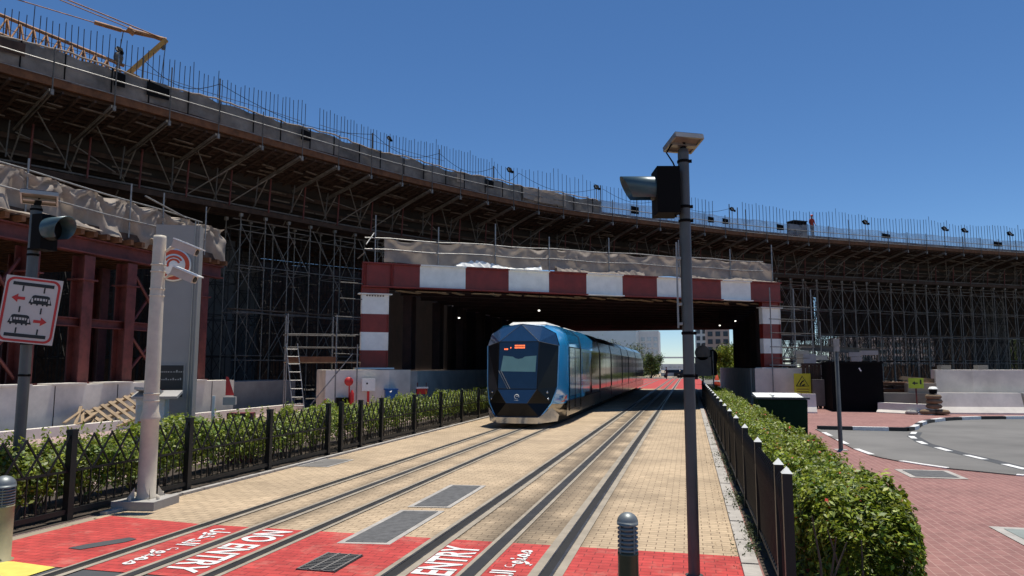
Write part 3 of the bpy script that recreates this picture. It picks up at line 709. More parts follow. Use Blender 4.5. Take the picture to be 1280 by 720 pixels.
# timber planks laid on the towers deep inside and piers; the left two are added to block light
def pier(x, y, rz, w, d, label):
    t = MB().box((x,y,4.8),(w,d,9.6), rz).build('backing_pier', M['concdark']); tag(t, label, 'pier')
p = ep(s_of_px(300,12,5),13,0); pier(p.x-1,p.y,etan(30),5,1.6,'added dark pier blocking light deep behind the scaffold left of the portal')
p = ep(s_of_px(230,12,5),11,0); pier(p.x,p.y,etan(25),4,1.6,'added dark pier blocking light behind the steel columns at left')
p = ep(s_of_px(1235,14,5),14,0); pier(p.x,p.y,etan(80),3.4,2.0,'dark concrete pier behind the scaffold near the right edge')
# unseen second ramps, added to keep the background under the deck dark
def ramp(s0, s1, label):
    t = thing('added_ramp', label, 'viaduct', tuple(ep((s0+s1)/2, 14)))
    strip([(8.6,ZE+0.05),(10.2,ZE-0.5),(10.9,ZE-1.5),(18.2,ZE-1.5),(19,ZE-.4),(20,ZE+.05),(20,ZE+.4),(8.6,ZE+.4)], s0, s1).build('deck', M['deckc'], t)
    fb = MB()
    for o0 in (8.8,10.5,12,13.5,15,16.5,18):
        z0 = ZE-1.66 if 10.4 < o0 < 18.5 else ZE-.1; st = strip([(o0-.07,z0-.1),(o0+.07,z0-.1),(o0+.07,z0+.1),(o0-.07,z0+.1)], s0, s1, 2.0); fb.add(st.v, st.f)
    fb.build('formwork_beams', M['timberd'], t)
SR = [q for q in np.arange(5, STOT-1, .5) if ep(q,8.6).x > 8.5][0]; SL = [q for q in np.arange(5, STOT-1, .5) if ep(q,8.6).x < -15.5][-1]
ramp(SR, STOT-1, 'unseen second ramp added behind the right arm to darken the background underneath')
ramp(1, SL, 'unseen second ramp added behind the left arm to darken the scaffold background')
# dark board screens added to block the sky behind the scaffold towers
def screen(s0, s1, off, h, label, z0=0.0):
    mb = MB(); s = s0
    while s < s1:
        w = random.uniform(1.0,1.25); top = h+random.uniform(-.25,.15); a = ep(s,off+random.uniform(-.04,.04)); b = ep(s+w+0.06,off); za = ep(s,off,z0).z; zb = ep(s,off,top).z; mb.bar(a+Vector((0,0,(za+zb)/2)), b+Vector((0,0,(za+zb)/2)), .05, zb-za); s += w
    tag(mb.build('sky_block_screen', M['timberd']), label, 'screen')
sA = s_of_px(955,28,4); sB = s_of_px(1225,28,4); sC = s_of_px(1245,28,4)
sP = [q for q in np.arange(5, STOT-1, .25) if ep(q,12.5).x > 5.3][0]; sQ = [q for q in np.arange(5, STOT-1, .25) if ep(q,12.5).x > 12.5][0]
screen(sP, sQ, 12.5, 9.0, 'added board screen blocking the sky behind the scaffold right of the tunnel exit', 4.2)
screen(sA, sB, 29, 2.1, 'low added screen blocking the sky behind the rear scaffold towers at right')
screen(sA, sB, 19.4, 9.2, 'high added screen blocking the sky under the rear edge of the right deck', 5.0)
screen(sB-7, sB+4, 28.5, 9.0, 'tall added screen blocking the sky behind the right scaffold towers, beside the pier')
screen(sB+4, STOT-4, 29.5, 2.4, 'low added screen blocking the sky at the far right behind the scaffold')
screen(sB+4, STOT-4, 19.5, 9.2, 'high added screen blocking the sky under the rear deck edge at far right', 5.6)
screen(2, s_of_px(640,24,4), 24, 9.8, 'tall added screen blocking the sky deep under the viaduct behind the left scaffold')

# ================================================================== MAIN PORTAL (crash deck over the tracks)
A = Vector((-12.735,26.19,0)); B = Vector((4.275,37.755,0)); PD = (B-A).normalized(); PN = Vector((-PD.y,PD.x,0)); PA = math.atan2(PD.y,PD.x)
def zp(z): return z if z <= 1.8 else 1.95+(z-1.95)*0.9  # whole portal, plan and heights, scaled about the camera position
def pl(s, off=0.0, z=0.0): return A+PD*s*0.9+PN*off+Vector((0,0,zp(z)))
PT = thing('portal_frame', 'steel crash deck over the tracks with red and white striped beam and column fronts', 'portal frame', (-4,32,0))
bounds = [0.2,2.82,4.99,7.14,9.23,11.26,13.29,15.31,17.3,19.27,21.2,23.2]
f = MB()
for i in range(11):
    a, b = bounds[i], bounds[i+1]; mi = i % 2
    f.bar(pl(a,0.03,6.01), pl(b,0.03,6.01), 0.06, 0.90, mi)
    f.bar(pl(a,-0.02,6.535), pl(b,-0.02,6.535), 0.24, 0.05, mi)
    f.bar(pl(a,-0.04,5.485), pl(b,-0.04,5.485), 0.30, 0.05, 0 if mi == 0 else (1 if i in (5,9) else 0))
for s in (0.35,1.55): f.bar(pl(s,-0.07,6.01-0.47), pl(s,-0.07,6.01+0.47), 0.03, 0.14, 0)
f.build('striped_beam', [M['red'], M['white']], PT)
# roof: polygon from the portal line back to Y = 69
rf = MB(); rf.poly([(pl(0.3,0.08).x,pl(0.3,0.08).y),(pl(23.0,0.08).x,pl(23.0,0.08).y),(4.0,62.4),(-12.6,62.4)], 5.42, 6.0); rf.build('roof_deck', M['shadesteel'], PT)
n = 15
for i in range(n):
    t = 0.02+i/(n-1)*0.975; yl = 26.7+(62.2-26.7)*t; yr = 37.8+(62.2-37.8)*t
    MB().hbeam((-12.4,yl,5.24),(3.87,yr,5.24),0.25,0.30,0.03).build('roof_beam', M['shadesteel'], PT)
pk = MB()
for i in range(46):     # planks laid between the beams
    x = -12.3+i*0.355; yf = 26.19+(x+12.735)*0.68+0.5; pk.box((x,(yf+62)/2,5.405-.03),(0.2,62-yf,0.05))
pk.build('roof_planks', M['timberd'], PT)
pk = MB()
for i in range(24):     # plank ends showing below the beam
    s = 1.9+i*0.9; pk.bar(pl(s,0.35+random.uniform(0,.2),5.42-random.uniform(0,.05)), pl(s+random.uniform(0.6,1.5),0.6+random.uniform(0,.8),5.40), 0.2, 0.04)
pk.build('plank_ends', M['timberl'], PT)
def column(cx, cy, rz, label=None, front=True):
    """box column front striped white/red over H section legs"""
    zs = [zp(q) for q in (1.83,2.66,3.46,4.27,5.13,5.45)] if front else None
    m = MB(); rr = Matrix.Rotation(rz,3,'Z')
    if front:
        for i in range(5):
            m.box(Vector((cx,cy,(zs[i]+zs[i+1])/2)), (1.03,0.10,zs[i+1]-zs[i]), rz, mi=(0,1,0,1,0)[i])
            for sx in (-0.53,0.53): m.box(Vector((cx,cy,(zs[i]+zs[i+1])/2))+rr@Vector((sx,0.02,0)), (0.03,0.26,zs[i+1]-zs[i]), rz, mi=(0,1,0,1,0)[i])
        m.box(Vector((cx,cy,1.87)), (1.55,0.5,0.06), rz, mi=1)
        m.box(Vector((cx,cy,4.84)), (1.35,0.32,0.04), rz, mi=1)
        m.build('striped_column', [M['red'],M['white']], PT)
    else:
        m.box((cx,cy,3.45),(0.06,0.5,3.28),rz); m.box(Vector((cx,cy,3.45))+rr@Vector((0,.27,0)),(0.4,0.03,3.28),rz); m.box(Vector((cx,cy,3.45))+rr@Vector((0,-.27,0)),(0.4,0.03,3.28),rz)
        m.build('column', M['shadesteel'], PT)
pc = pl(0.82,0.12); column(pc.x,pc.y,PA); pc = pl(22.55,0.12); column(pc.x,pc.y,PA)
hl = MB()
for i in range(7):
    p_ = pl(0.45+i*0.12, 0.05, 5.08); hl.tube(p_, p_-PN*0.05+Vector((0,0,0)), 0.028, 8)
hl.build('bolt_holes', M['signblk'], PT)
for i in range(9):
    column(-12.1, 30.2+i*3.8, 0, front=False)
for i in range(6):
    column(3.75, 40.5+i*4.1, 0, front=False)
MB().box((-12.9,45.6,3.5),(0.05,33.2,3.6)).build('side_cladding', M['shadesteel'], PT)
MB().box((4.25,50.5,3.5),(0.05,22.5,3.6)).build('side_cladding', M['timberd'], PT)
hd = MB(); hd.box((-4.4,62.5,5.45),(17.2,0.2,.9)); hd.build('end_beam', M['redsteel'], PT)
# work lamps inside
for x, y, z, lb in ((1.72,41.4,4.2,'left of the two small lit lamps high inside the right of the tunnel'),(2.5,40.5,4.38,'right of the two small lit lamps high inside the right of the tunnel'),(-6.2,30.3,4.34,'small lit lamp high in the tunnel above the tram roof'),(-9.9,30.6,4.1,'small lit lamp inside the left of the tunnel')):
    t = thing('work_lamp', lb, 'lamp', (x,y,z))
    MB().box((x,y,z),(0.075,0.05,0.05)).build('lens', M['lampon'], t); MB().box((x,y+0.06,z),(0.14,0.06,0.10)).tube((x,y+.06,z+.05),(x,y+.06,5.12),0.012,5).build('bracket', M['black'], t)
# plinths
def plinth(poly, h, label):
    t = MB().poly(poly, 0.0, h).build('concrete_plinth', M['barrier']); tag(t, label, 'concrete block')
q = [pl(-1.3,-0.5),pl(1.4,-0.5),pl(2.45,0.0),pl(2.45,1.6),pl(-1.3,3)]
plinth([(v.x,v.y) for v in q], 1.81, 'pale concrete block under the left striped column')
plinth([(-13.2,29.2),(-11.3,29.2),(-11.1,62.4),(-13.2,62.4)], 1.75, 'long shaded concrete base along the left side of the tunnel')
plinth([(3.12,37.1),(5.55,37.1),(5.55,39.1),(3.12,39.1)], 1.86, 'pale concrete block under the right striped column')
plinth([(3.08,39.15),(4.45,39.15),(4.1,62.4),(2.5,62.4)], 1.84, 'long shaded concrete base along the right side of the tunnel')
# guard rail and sheeting on the beam
GRL = thing('sheeted_guard_rail', 'scaffold guard rail with beige sheeting along the top of the striped beam', 'guard rail', tuple(pl(11,0,6.6)))
for px_s, top in ((0.78,8.75),(3.7,8.4),(6.5,8.75),(9.3,8.3),(12.6,8.45),(16.75,8.6),(20.0,8.3),(22.8,8.7)):
    MB().tube(pl(px_s,0.1,6.56), pl(px_s,0.1,top), 0.030, 6).build('post', M['galv'], GRL)
for z in (7.68,7.17): MB().path([pl(0.3+i*1.15,0.06,z+0.03*math.sin(i*1.7)) for i in range(20)], 0.028, 6).build('rail', M['galv'], GRL)
MB().tube(pl(0.7,0,7.9), pl(0.2,-0.9,7.2), 0.025, 6).tube(pl(0.2,-0.6,6.9), pl(0.2,1.2,6.9), .025, 6).build('end_tubes', M['galv'], GRL)
sheet(1.2,22.9,6.60,7.70,0.2,0.12,pl,dz=10,ds=.13).build('sheeting', M['tarpl'], GRL)
def crumple(s0, s1, z, off, fn, h=0.3, w=0.35, seed=0):
    mb = MB(); n = int((s1-s0)/0.13); rows = 4; vs = []
    for i in range(n+1):
        s = s0+(s1-s0)*i/n
        for j in range(rows+1):
            t = j/rows; hh = h*math.sin(math.pi*t)*(0.6+0.4*math.sin(s*1.7+seed))*random.uniform(0.55,1.15); vs.append(fn(s, off-w*(t-0.5)+random.uniform(-.03,.03), z+hh))
    m = rows+1; mb.add(vs, [(i*m+j,(i+1)*m+j,(i+1)*m+j+1,i*m+j+1) for i in range(n) for j in range(rows)]); return mb
for a, b, h in ((4.5,8.8,0.34),(9.6,14.5,0.34),(16.8,22.9,0.22)):
    crumple(a,b,6.57,0.02,pl,h,0.36,a).build('fallen_sheet', M['white'] if a < 9 else M['tarpl'], GRL)

# ================================================================== LEFT PORTAL (steel columns on the long wall)
LP = thing('steel_portal', 'red oxide steel column frame behind the long white wall at left', 'steel frame', (-19,18,0))
LX = -18.75
def lp(s, off=0.0, z=0.0): return Vector((LX-off, s, z))
for i, y in enumerate((9.7,11.6,13.5,15.35,17.1,19.15,21.0,22.9,24.9)):
    m = MB(); m.box((LX+0.02,y,3.45),(0.05,0.42,4.1)); m.box((LX-0.43,y,3.45),(0.05,0.42,4.1)); m.box((LX-0.205,y,3.45),(0.40,0.04,4.1))
    m.box((LX-0.2,y,4.72),(0.62,0.62,0.05)); m.box((LX-0.2,y,1.43),(0.7,0.6,0.05))
    m.build('column', M['redsteel'], LP)
    if i % 2 == 0:
        for xx in (-23.5,-28.5):
            m = MB(); m.box((xx,y,3.0),(0.06,0.4,6.0)); m.box((xx-0.2,y,3.0),(0.4,0.05,6.0)); m.box((xx-0.4,y,3.0),(0.06,0.4,6.0)); m.build('column', M['redsteel'], LP)
for z in (3.35,): MB().hbeam((LX-0.2,8,z),(LX-0.2,25,z),0.25,0.28,0.03).build('tie_beam', M['redsteel'], LP)
MB().hbeam((LX-0.1,8,5.82),(LX-0.1,26,5.82),0.34,0.5,0.04).build('edge_beam', M['redsteel'], LP)
ys = (15.35,17.1,19.15,21.0,22.9)
for a, b in ((13.5,15.35),(15.35,17.1),(21.0,22.9),(22.9,24.9)):
    MB().tube((LX-0.15,a+.2,5.3),(LX-0.15,b-.2,3.6),0.055,6).build('brace', M['redsteel'], LP)
    MB().tube((LX-0.25,a+.2,3.2),(LX-0.25,b-.2,5.1),0.055,6).build('brace', M['redsteel'], LP)
    MB().tube((LX-0.15,a+.2,3.1),(LX-0.15,b-.2,1.6),0.055,6).build('brace', M['redsteel'], LP)
    MB().tube((LX-0.25,a+.2,1.6),(LX-0.25,b-.2,3.1),0.055,6).build('brace', M['redsteel'], LP)
ends = MB()
for i in range(34): ends.box((LX-5, 8.6+i*0.52, 6.17),(10.7,0.14,0.17))
ends.build('timber_joists', M['timber'], LP)
MB().poly([(-31,8),(LX+0.1,8),(LX+0.1,26),(-31,26)], 6.27, 6.5).build('roof_deck', M['timberd'], LP)
TR = thing('sheeted_guard_rail', 'scaffold guard rail with drooping beige sheeting above the steel columns at left', 'guard rail', (-18.7,17,6.5))
sheet(8.2,25.9,6.30,7.64,0.02,0.20,lambda s,o,z: lp(s,-o*1.5,z+(-0.28*max(0,math.sin((s-8)*0.55))**2 if z < 7 else 0)),dz=12,ds=0.10).build('sheeting', M['tarpl'], TR)
for z, o in ((7.66,-0.06),(6.95,-0.22)): MB().path([lp(8.5+i,o,z+0.02*math.sin(i)) for i in range(17)], 0.028, 6).build('rail', M['galv'], TR)
for y, t_ in ((12.5,8.4),(16.6,8.0),(20.6,8.25),(22.2,8.3),(24.6,8.3)): MB().tube(lp(y,-0.15,6.35), lp(y,-0.15,t_), 0.03, 6).build('post', M['galv'], TR)
MB().tube(lp(21.2,-.2,7.95), lp(23.4,-.2,7.6), 0.03, 6).build('loose_tube', M['galv'], TR)
for a, b in ((9,13.5),(15.3,19.2),(21.5,24.0)):
    crumple(a,b,6.30,-0.28,lp,0.22,0.3,a).build('fallen_sheet', M['tarpl'], TR)
# the long wall
wl = MB(); wl.poly([(-18.7,4),(-18.05,4),(-18.05,26.1),(-18.7,26.1)], 0, 1.40)
for i in range(9): wl.box((-18.35,8.5+i*1.9,1.425),(0.7,1.2,0.05))
LW = tag(wl.build('long_wall', M['barrier']), 'long low white painted concrete wall behind the left hedge', 'wall')
for y_ in np.arange(5.5,26,2.4): MB().box((-18.045,float(y_),.69),(.014,.02,1.36)).build('joint', M['rubber'], LW)
tag(MB().poly([(-20.2,26.4),(-18.9,26.4),(-18.6,31.8),(-20.2,31.8)],0,1.3).build('wall_block', M['concrete']), 'beige concrete wall block at the far end of the long white wall', 'wall')
tag(MB().poly([(-17.35,2),(-17.1,2),(-17.1,30),(-17.35,30)],0,0.28).build('planter_kerb', M['barrier']), 'low white kerb wall running in front of the long wall', 'kerb wall')

# ================================================================== TRAM
TC = -5.28; TY = 22.25
T = thing('tram', 'blue and black articulated tram coming out from under the portal', 'tram', (TC,TY,0))
def tp(u,v,z): return Vector((TC+u,TY+v,z))
half = [(0,.03,.36),(.72,.12,.36),(1.02,.50,.78),(1.16,.78,1.30),(1.20,.92,2.62),(1.08,.98,3.02),(.66,.90,3.24),(0,.70,3.32)]
full = [(0,.30),(1.16,.30),(1.26,.72),(1.28,1.30),(1.28,2.62),(1.19,3.06),(.86,3.34),(0,3.40)]
def ring_front(g=1.0, dv=0): return [tp(u*g,v+dv,1.8+(z-1.8)*g) for u,v,z in half]+[tp(-u*g,v+dv,1.8+(z-1.8)*g) for u,v,z in reversed(half[1:-1])]
def ring(v, sc=1.0, dz=0): return [tp(u*sc,v,z+dz) for u,z in full]+[tp(-u*sc,v,z+dz) for u,z in reversed(full[1:-1])]
def loft(rings, mis=None, cap0=False, cap1=False):
    mb = MB(); n = len(rings[0]); vs = [p for r_ in rings for p in r_]
    for i in range(len(rings)-1):
        for k_ in range(n): mb.f.append((i*n+k_, i*n+(k_+1)%n, (i+1)*n+(k_+1)%n, (i+1)*n+k_)); mb.m.append(0); mb.s.append(False)
    mb.v = vs
    if cap0: mb.f.append(tuple(range(n-1,-1,-1))); mb.m.append(0); mb.s.append(False)
    if cap1: mb.f.append(tuple(range((len(rings)-1)*n, len(rings)*n))); mb.m.append(0); mb.s.append(False)
    return mb
def mixring(a, b, t): return [p.lerp(q,t) for p, q in zip(a,b)]
c0 = ring_front(1.012, 0.03); c1 = mixring([Vector((p.x,TY+1.45,p.z)) for p in c0], ring(1.45), 0.7)
c2 = ring(2.3)
o = loft([c0, c1, c2, ring(5.2)], cap1=True).build('cab_body', M['blue'], T)
o.data.polygons.foreach_set('use_smooth',[True]*(len(o.data.polygons)-1)+[False])
for i, p_ in enumerate(o.data.polygons):      # lowest side faces are the skirt, tinted like reflected paving
    if p_.center.z+0 < 0.62 : p_.material_index = 1
o.data.materials.append(M['goldsk'])
# mask facets
W = dict(bl=tp(-.64,.06,1.24), br=tp(.64,.06,1.24), tr=tp(.66,.34,2.74), tl=tp(-.66,.34,2.74))
h3 = [tp(*x) for x in half]; hm = [tp(-x[0],x[1],x[2]) for x in half]
ch_r, ch_l = tp(.34,-.03,.80), tp(-.34,-.03,.80)
ap = h3[7]
def facets(name, fs, m, par=None): 
    mb = MB()
    for f_ in fs: mb.add(f_, [tuple(range(len(f_)))])
    return mb.build(name, m, par or T)
WSO = facets('windscreen', [[W['bl'],W['br'],W['tr'],W['tl']]], M['wscreen'])
facets('upper_mask', [[W['tl'],W['tr'],ap],[W['tr'],h3[6],ap],[W['tl'],ap,hm[6]],[W['tr'],h3[5],h3[6]],[W['tl'],hm[6],hm[5]],[W['tr'],h3[4],h3[5]],[W['tl'],hm[5],hm[4]]], M['navy'])
facets('side_window', [[W['br'],h3[3],h3[4],W['tr']]], M['maskblk']); facets('side_window', [[W['bl'],W['tl'],hm[4],hm[3]]], M['maskblk'])
facets('lower_mask', [[W['bl'],ch_l,ch_r,W['br']]], M['navy'])
facets('chin', [[W['br'],ch_r,h3[2],h3[3]],[ch_r,h3[1],h3[2]],[ch_r,h3[0],h3[1]],[ch_l,h3[0],ch_r],[W['bl'],hm[3],hm[2],ch_l],[ch_l,hm[2],hm[1]],[ch_l,hm[1],h3[0]]], M['maskblk'])
MB().path([p+Vector((0,-.01,0)) for p in [h3[4],h3[3],h3[2],h3[1],h3[0],hm[1],hm[2],hm[3],hm[4]]], 0.022, 6).build('light_edge_trim', mat('pale_blue_trim',(0.20,0.48,0.72),0.3,0.2,coat=.6), T)
MB().path([p+Vector((0,-.008,0)) for p in [W['bl'],W['br'],W['tr'],W['tl'],W['bl']]], 0.016, 5).build('windscreen_seal', M['black'], WSO)
for (a, b) in ((W['tr'],h3[4]),(W['tl'],hm[4]),(W['br'],ch_r),(W['bl'],ch_l),(W['tr'],ap),(W['tl'],ap)):
    MB().tube(a+Vector((0,-.004,0)),b+Vector((0,-.004,0)),0.007,5).build('facet_seam', M['poleg'], T)
bp = MB(); 
for sgn in (1,-1):
    pts0 = [tp(0,-.05,.36),tp(.70*sgn,0,.36),tp(1.04*sgn,.44,.66),tp(1.18*sgn,.95,.40)]
    pts1 = [tp(0,.0,.17),tp(.66*sgn,.06,.17),tp(1.0*sgn,.46,.20),tp(1.13*sgn,.95,.20)]
    fs = [(i,i+1,5+i-0,4+i) for i in range(3)]
    bp.add(pts0+pts1, [(0,1,5,4),(1,2,6,5),(2,3,7,6)])
    bp.add([tp(0,-.05,.36),tp(.70*sgn,0,.36),tp(1.04*sgn,.44,.66),tp(.72*sgn,.12,.40),tp(0,.05,.40)],[(0,1,3,4),(1,2,3)])
bp.build('bumper', M['silver'], T)
ws_n = (W['br']-W['bl']).cross(W['tl']-W['bl']).normalized()*1.0
if ws_n.y > 0: ws_n = -ws_n
def on_ws(a, b, d=0.012):
    p0 = W['bl'].lerp(W['br'],a); p1 = W['tl'].lerp(W['tr'],a); return p0.lerp(p1,b)+ws_n*d
facets('sun_blind', [[on_ws(.06,.37,.006),on_ws(.94,.36,.006),on_ws(.95,.70,.006),on_ws(.66,.68,.006),on_ws(.60,.645,.006),on_ws(.50,.63,.006),on_ws(.42,.645,.006),on_ws(.36,.68,.006),on_ws(.12,.70,.006)]], M['visor'], WSO)
dd = MB()
for cx0, w0, n_ in ((.14,.10,3),(.29,.03,1),(.40,.26,8)):
    for j in range(2 if n_ > 1 else 1):
        for i in range(n_):
            a = cx0+w0*i/n_; b = .855+(.0 if j == 0 else .045)-(.03 if n_ == 3 else 0)
            if n_ == 3 and j == 1: continue
            dd.add([on_ws(a,b,.008),on_ws(a+w0/n_*.72,b,.008),on_ws(a+w0/n_*.72,b+.03,.008),on_ws(a,b+.03,.008)],[(0,1,2,3)])
dd.build('destination_display', M['led'], WSO)
for k_ in (0,.055): MB().tube(on_ws(.02+k_,.38,.04), on_ws(.27+k_,.0,.04), 0.013, 5).build('wiper', M['alu'], WSO)
em = MB(); c_ = tp(0.0,0.035,1.0)
arc = [c_+Vector((0.07*math.cos(t), -0.03-0.0, 0.07*math.sin(t))) for t in np.linspace(-0.3,5.2,16)]
em.path(arc, 0.012, 5); em.path([c_+Vector((-.09,-.035,-.10)), c_+Vector((.0,-.045,-.115)), c_+Vector((.09,-.035,-.10))], 0.010, 5); em.path([c_+Vector((-.02,-.03,.01)), c_+Vector((.04,-.032,.02)), c_+Vector((.07,-.03,.02))],0.01,5)
em.build('emblem', M['white'], T)
for sgn in (1,-1):
    for u, v_, z, r_ in ((.72,.27,.98,.045),(.93,.43,.92,.035),(.90,.42,1.13,.035)):
        MB().lathe(tp(u*sgn,v_-.03,z),[(0,.02),(r_*.7,.016),(r_,0)],10,axis=(sgn*.5,-1,0)).build('headlight', M['silver'], T)
# articulated sections
secs = [(5.25,11.1,'b'),(11.3,16.1,'k'),(16.3,22.6,'k'),(22.8,27.5,'k'),(27.7,34.6,'k'),(34.8,44.0,'k')]
for a, b, kind in secs:
    rr_ = [ring(a), ring(b)]
    if b > 43: rr_ = [ring(a), ring(b-2), [Vector((TC+(p.x-TC)*.85,TY+b,p.z*.95+.05)) for p in ring(b)]]
    o = loft(rr_, cap0=True, cap1=True).build('section_body', M['tramblk'], T)
# blue sweep over the first passenger section, set proud of the black body
for sgn in (1,-1):
    mb = MB(); e = .006
    mb.add([tp(sgn*(1.28+e),5.25,.8),tp(sgn*(1.28+e),6.0,.8),tp(sgn*(1.28+e),8.6,2.62),tp(sgn*(1.28+e),5.25,2.62)],[(0,1,2,3)])
    mb.add([tp(sgn*(1.28+e),5.25,2.62),tp(sgn*(1.28+e),8.6,2.62),tp(sgn*(1.19+e),9.3,3.065),tp(sgn*(1.19+e),5.25,3.065)],[(0,1,2,3)])
    mb.add([tp(sgn*(1.19+e),5.25,3.066),tp(sgn*(1.19+e),9.3,3.066),tp(sgn*(.86+e),9.6,3.346),tp(sgn*(.86+e),5.25,3.346)],[(0,1,2,3)])
    mb.build('blue_side_panel', M['blue'], T)
    w = MB()
    # cab door and windows (glossy panels proud of the sides)
    def pane(v0,v1,z0,z1,name,m,e=.010):
        q = MB(); x = sgn*(1.28+e)
        q.add([tp(x,v0,z0),tp(x,v1,z0),tp(x,v1,z1),tp(x,v0,z1)],[(0,1,2,3)]); q.build(name,m,T)
    pane(2.55,4.95,.95,2.60,'door_window',M['doorglass'])
    fr = MB(); x = sgn*(1.29)
    for (p0,p1) in (((2.4,.45),(2.4,2.92)),((5.05,.45),(5.05,2.92)),((3.72,.5),(3.72,2.6))): fr.tube(tp(x,p0[0],p0[1]),tp(x,p1[0],min(p1[1],2.62)),.014,5)
    fr.tube(tp(x,2.4,2.62),tp(x,5.05,2.62),.014,5); fr.tube(tp(x,2.4,.5),tp(x,5.05,.5),.012,5)
    fr.build('door_frame', M['black'], T)
    pane(5.6,7.6,.95,2.5,'window',M['doorglass'],.012); pane(8.3,10.9,.85,2.55,'window',M['glass'])
    for a, b, kd in secs[1:]:
        nn = max(1, round((b-a)/3.0)); L_ = (b-a-.3)/nn
        for i in range(nn): pane(a+.15+i*L_+.05, a+.15+(i+1)*L_-.05, .95, 2.58, 'window', M['glass'])
    for a, b, kd in [(1.9,5.15,'c')]+secs:
        q = MB(); q.add([tp(sgn*1.272,a,.30),tp(sgn*1.272,b,.30),tp(sgn*1.285,b,.80),tp(sgn*1.285,a,.80)],[(0,1,2,3)]); q.build('side_skirt', M['goldsk'], T)
for v in (5.22,11.2,16.2,22.7,27.6,34.7):
    loft([ring(v-.09,1.008,.006), ring(v+.09,1.008,.006)], cap0=True, cap1=True).build('bellows', M['rubber'], T)
for a, b in ((1.6,4.9),(5.6,8.8)):
    MB().box(tp(0,(a+b)/2,3.41),(1.3,b-a,.10),taper=.86).build('roof_fairing', M['roofw'], T)
for a, b in ((9.3,10.8),(12,15.6),(17,22),(28.5,34),(35.5,41)):
    MB().box(tp(0,(a+b)/2,3.42),(1.2,b-a,.10),taper=.86).build('roof_unit', M['rubber'], T)
for v in (3.2,13.7,24.9,39):
    m = MB(); m.box(tp(0,v,.22),(1.9,2.4,.22))
    for u in (-.72,.72):
        for dv in (-.8,.8): m.lathe(tp(u,v+dv,.30),[(0,-.06),(.28,-.06),(.28,.06),(0,.06)],14,axis=(1,0,0))
    m.build('bogie', M['rubber'], T)
sw = MB(); sw.add([tp(1.20,.95,.80),tp(1.262,1.35,.86),tp(1.27,1.65,1.0),tp(1.255,1.5,.80)],[(0,1,2,3)]); sw.add([tp(1.268,1.35,.93),tp(1.275,1.75,.86),tp(1.278,1.85,1.02)],[(0,1,2)])
for v_ in sw.v: pass
sw.v = [(x+0.02,y,z) for x,y,z in sw.v]; sw.build('red_swoosh', M['signred'], T)

# ================================================================== POLES AND SIGNALS
def solar_panel(parent, c, w, d, tilt, rz):
    rot = Euler((-tilt,0,rz)).to_matrix()
    parent = MB().box(c,(w,d,.03),rot=rot).build('solar_panel', M['solar'], parent)
    m = MB(); off = rot@Vector((0,0,-.022)); m.box(Vector(c)+off,(w*1.02,d*1.02,.014),rot=rot)
    m.build('panel_back', M['backsheet'], parent)
    m = MB()
    for sy in (-1,1): m.box(Vector(c)+rot@Vector((0,sy*d*.5,-.02)),(w*1.03,.02,.05),rot=rot)
    for sx in (-1,1): m.box(Vector(c)+rot@Vector((sx*w*.5,0,-.02)),(.02,d*1.03,.05),rot=rot)
    m.box(Vector(c)+rot@Vector((0,0,-.045)),(w*.9,.05,.03),rot=rot)
    m.build('panel_frame', M['alu'], parent)
def signal(x, y, H, r, label, head_dir, hz, hood_len, hood_r, m=M['poleg'], bs=1.0):
    t = thing('tram_signal', label, 'traffic signal', (x,y,0))
    MB().lathe((x,y,0),[(r,0),(r,H-.05),(r*.9,H),(0,H)],20).build('pole', m, t)
    MB().lathe((x,y,0),[(r+.03,0),(r+.03,.012),(r+.002,.018)],20).build('base_collar', m, t)
    d = Vector((math.cos(head_dir),math.sin(head_dir),0)); nn = Vector((-d.y,d.x,0)); c = Vector((x,y,hz))+d*(r+.02+.11*bs)
    bx = MB(); bx.box(c,(.22*bs,.30*bs,.46),head_dir); SB = bx.build('signal_box', M['black'], t)
    for dz in (-.2,.2):
        MB().bar(Vector((x,y,hz+dz)), c+Vector((0,0,dz)), .05,.035).build('bracket', M['black'], t)
    lc = c+d*.11*bs+Vector((0,0,.04))
    MB().lathe(lc,[(hood_r,0),(hood_r*1.02,.03),(0,.03)],24,axis=d).build('lens', M['signblk'], SB)
    h = MB(); vs = []; n_ = 22; a0, a1 = R(-55), R(235)         # open-bottomed hood
    ax = nn; up = Vector((0,0,1))
    for k_, (rr_, L_) in enumerate(((hood_r*1.06,0),(hood_r*1.06,1),(hood_r*1.0,1),(hood_r*1.0,0))):
        for i in range(n_+1):
            a = a0+(a1-a0)*i/n_; ln = hood_len*(0.82+.18*math.sin(a))*L_; vs.append(lc+(ax*math.cos(a)+up*math.sin(a))*rr_+d*ln)
    fs = []
    for k_ in range(3):
        for i in range(n_): fs.append((k_*(n_+1)+i,k_*(n_+1)+i+1,(k_+1)*(n_+1)+i+1,(k_+1)*(n_+1)+i))
    h.add(vs, fs, 0, True); h.build('hood', M['hood'], SB)
    for zz in (hz+.3,hz-.3,H-.6,H*.55,H*.45): MB().lathe((x,y,zz),[(r,0),(r+.008,.004),(r+.008,.026),(r,.03)],20).box((x+r+.012,y,zz+.015),(.03,.02,.03)).build('clamp_band', M['black'], t)
    return t
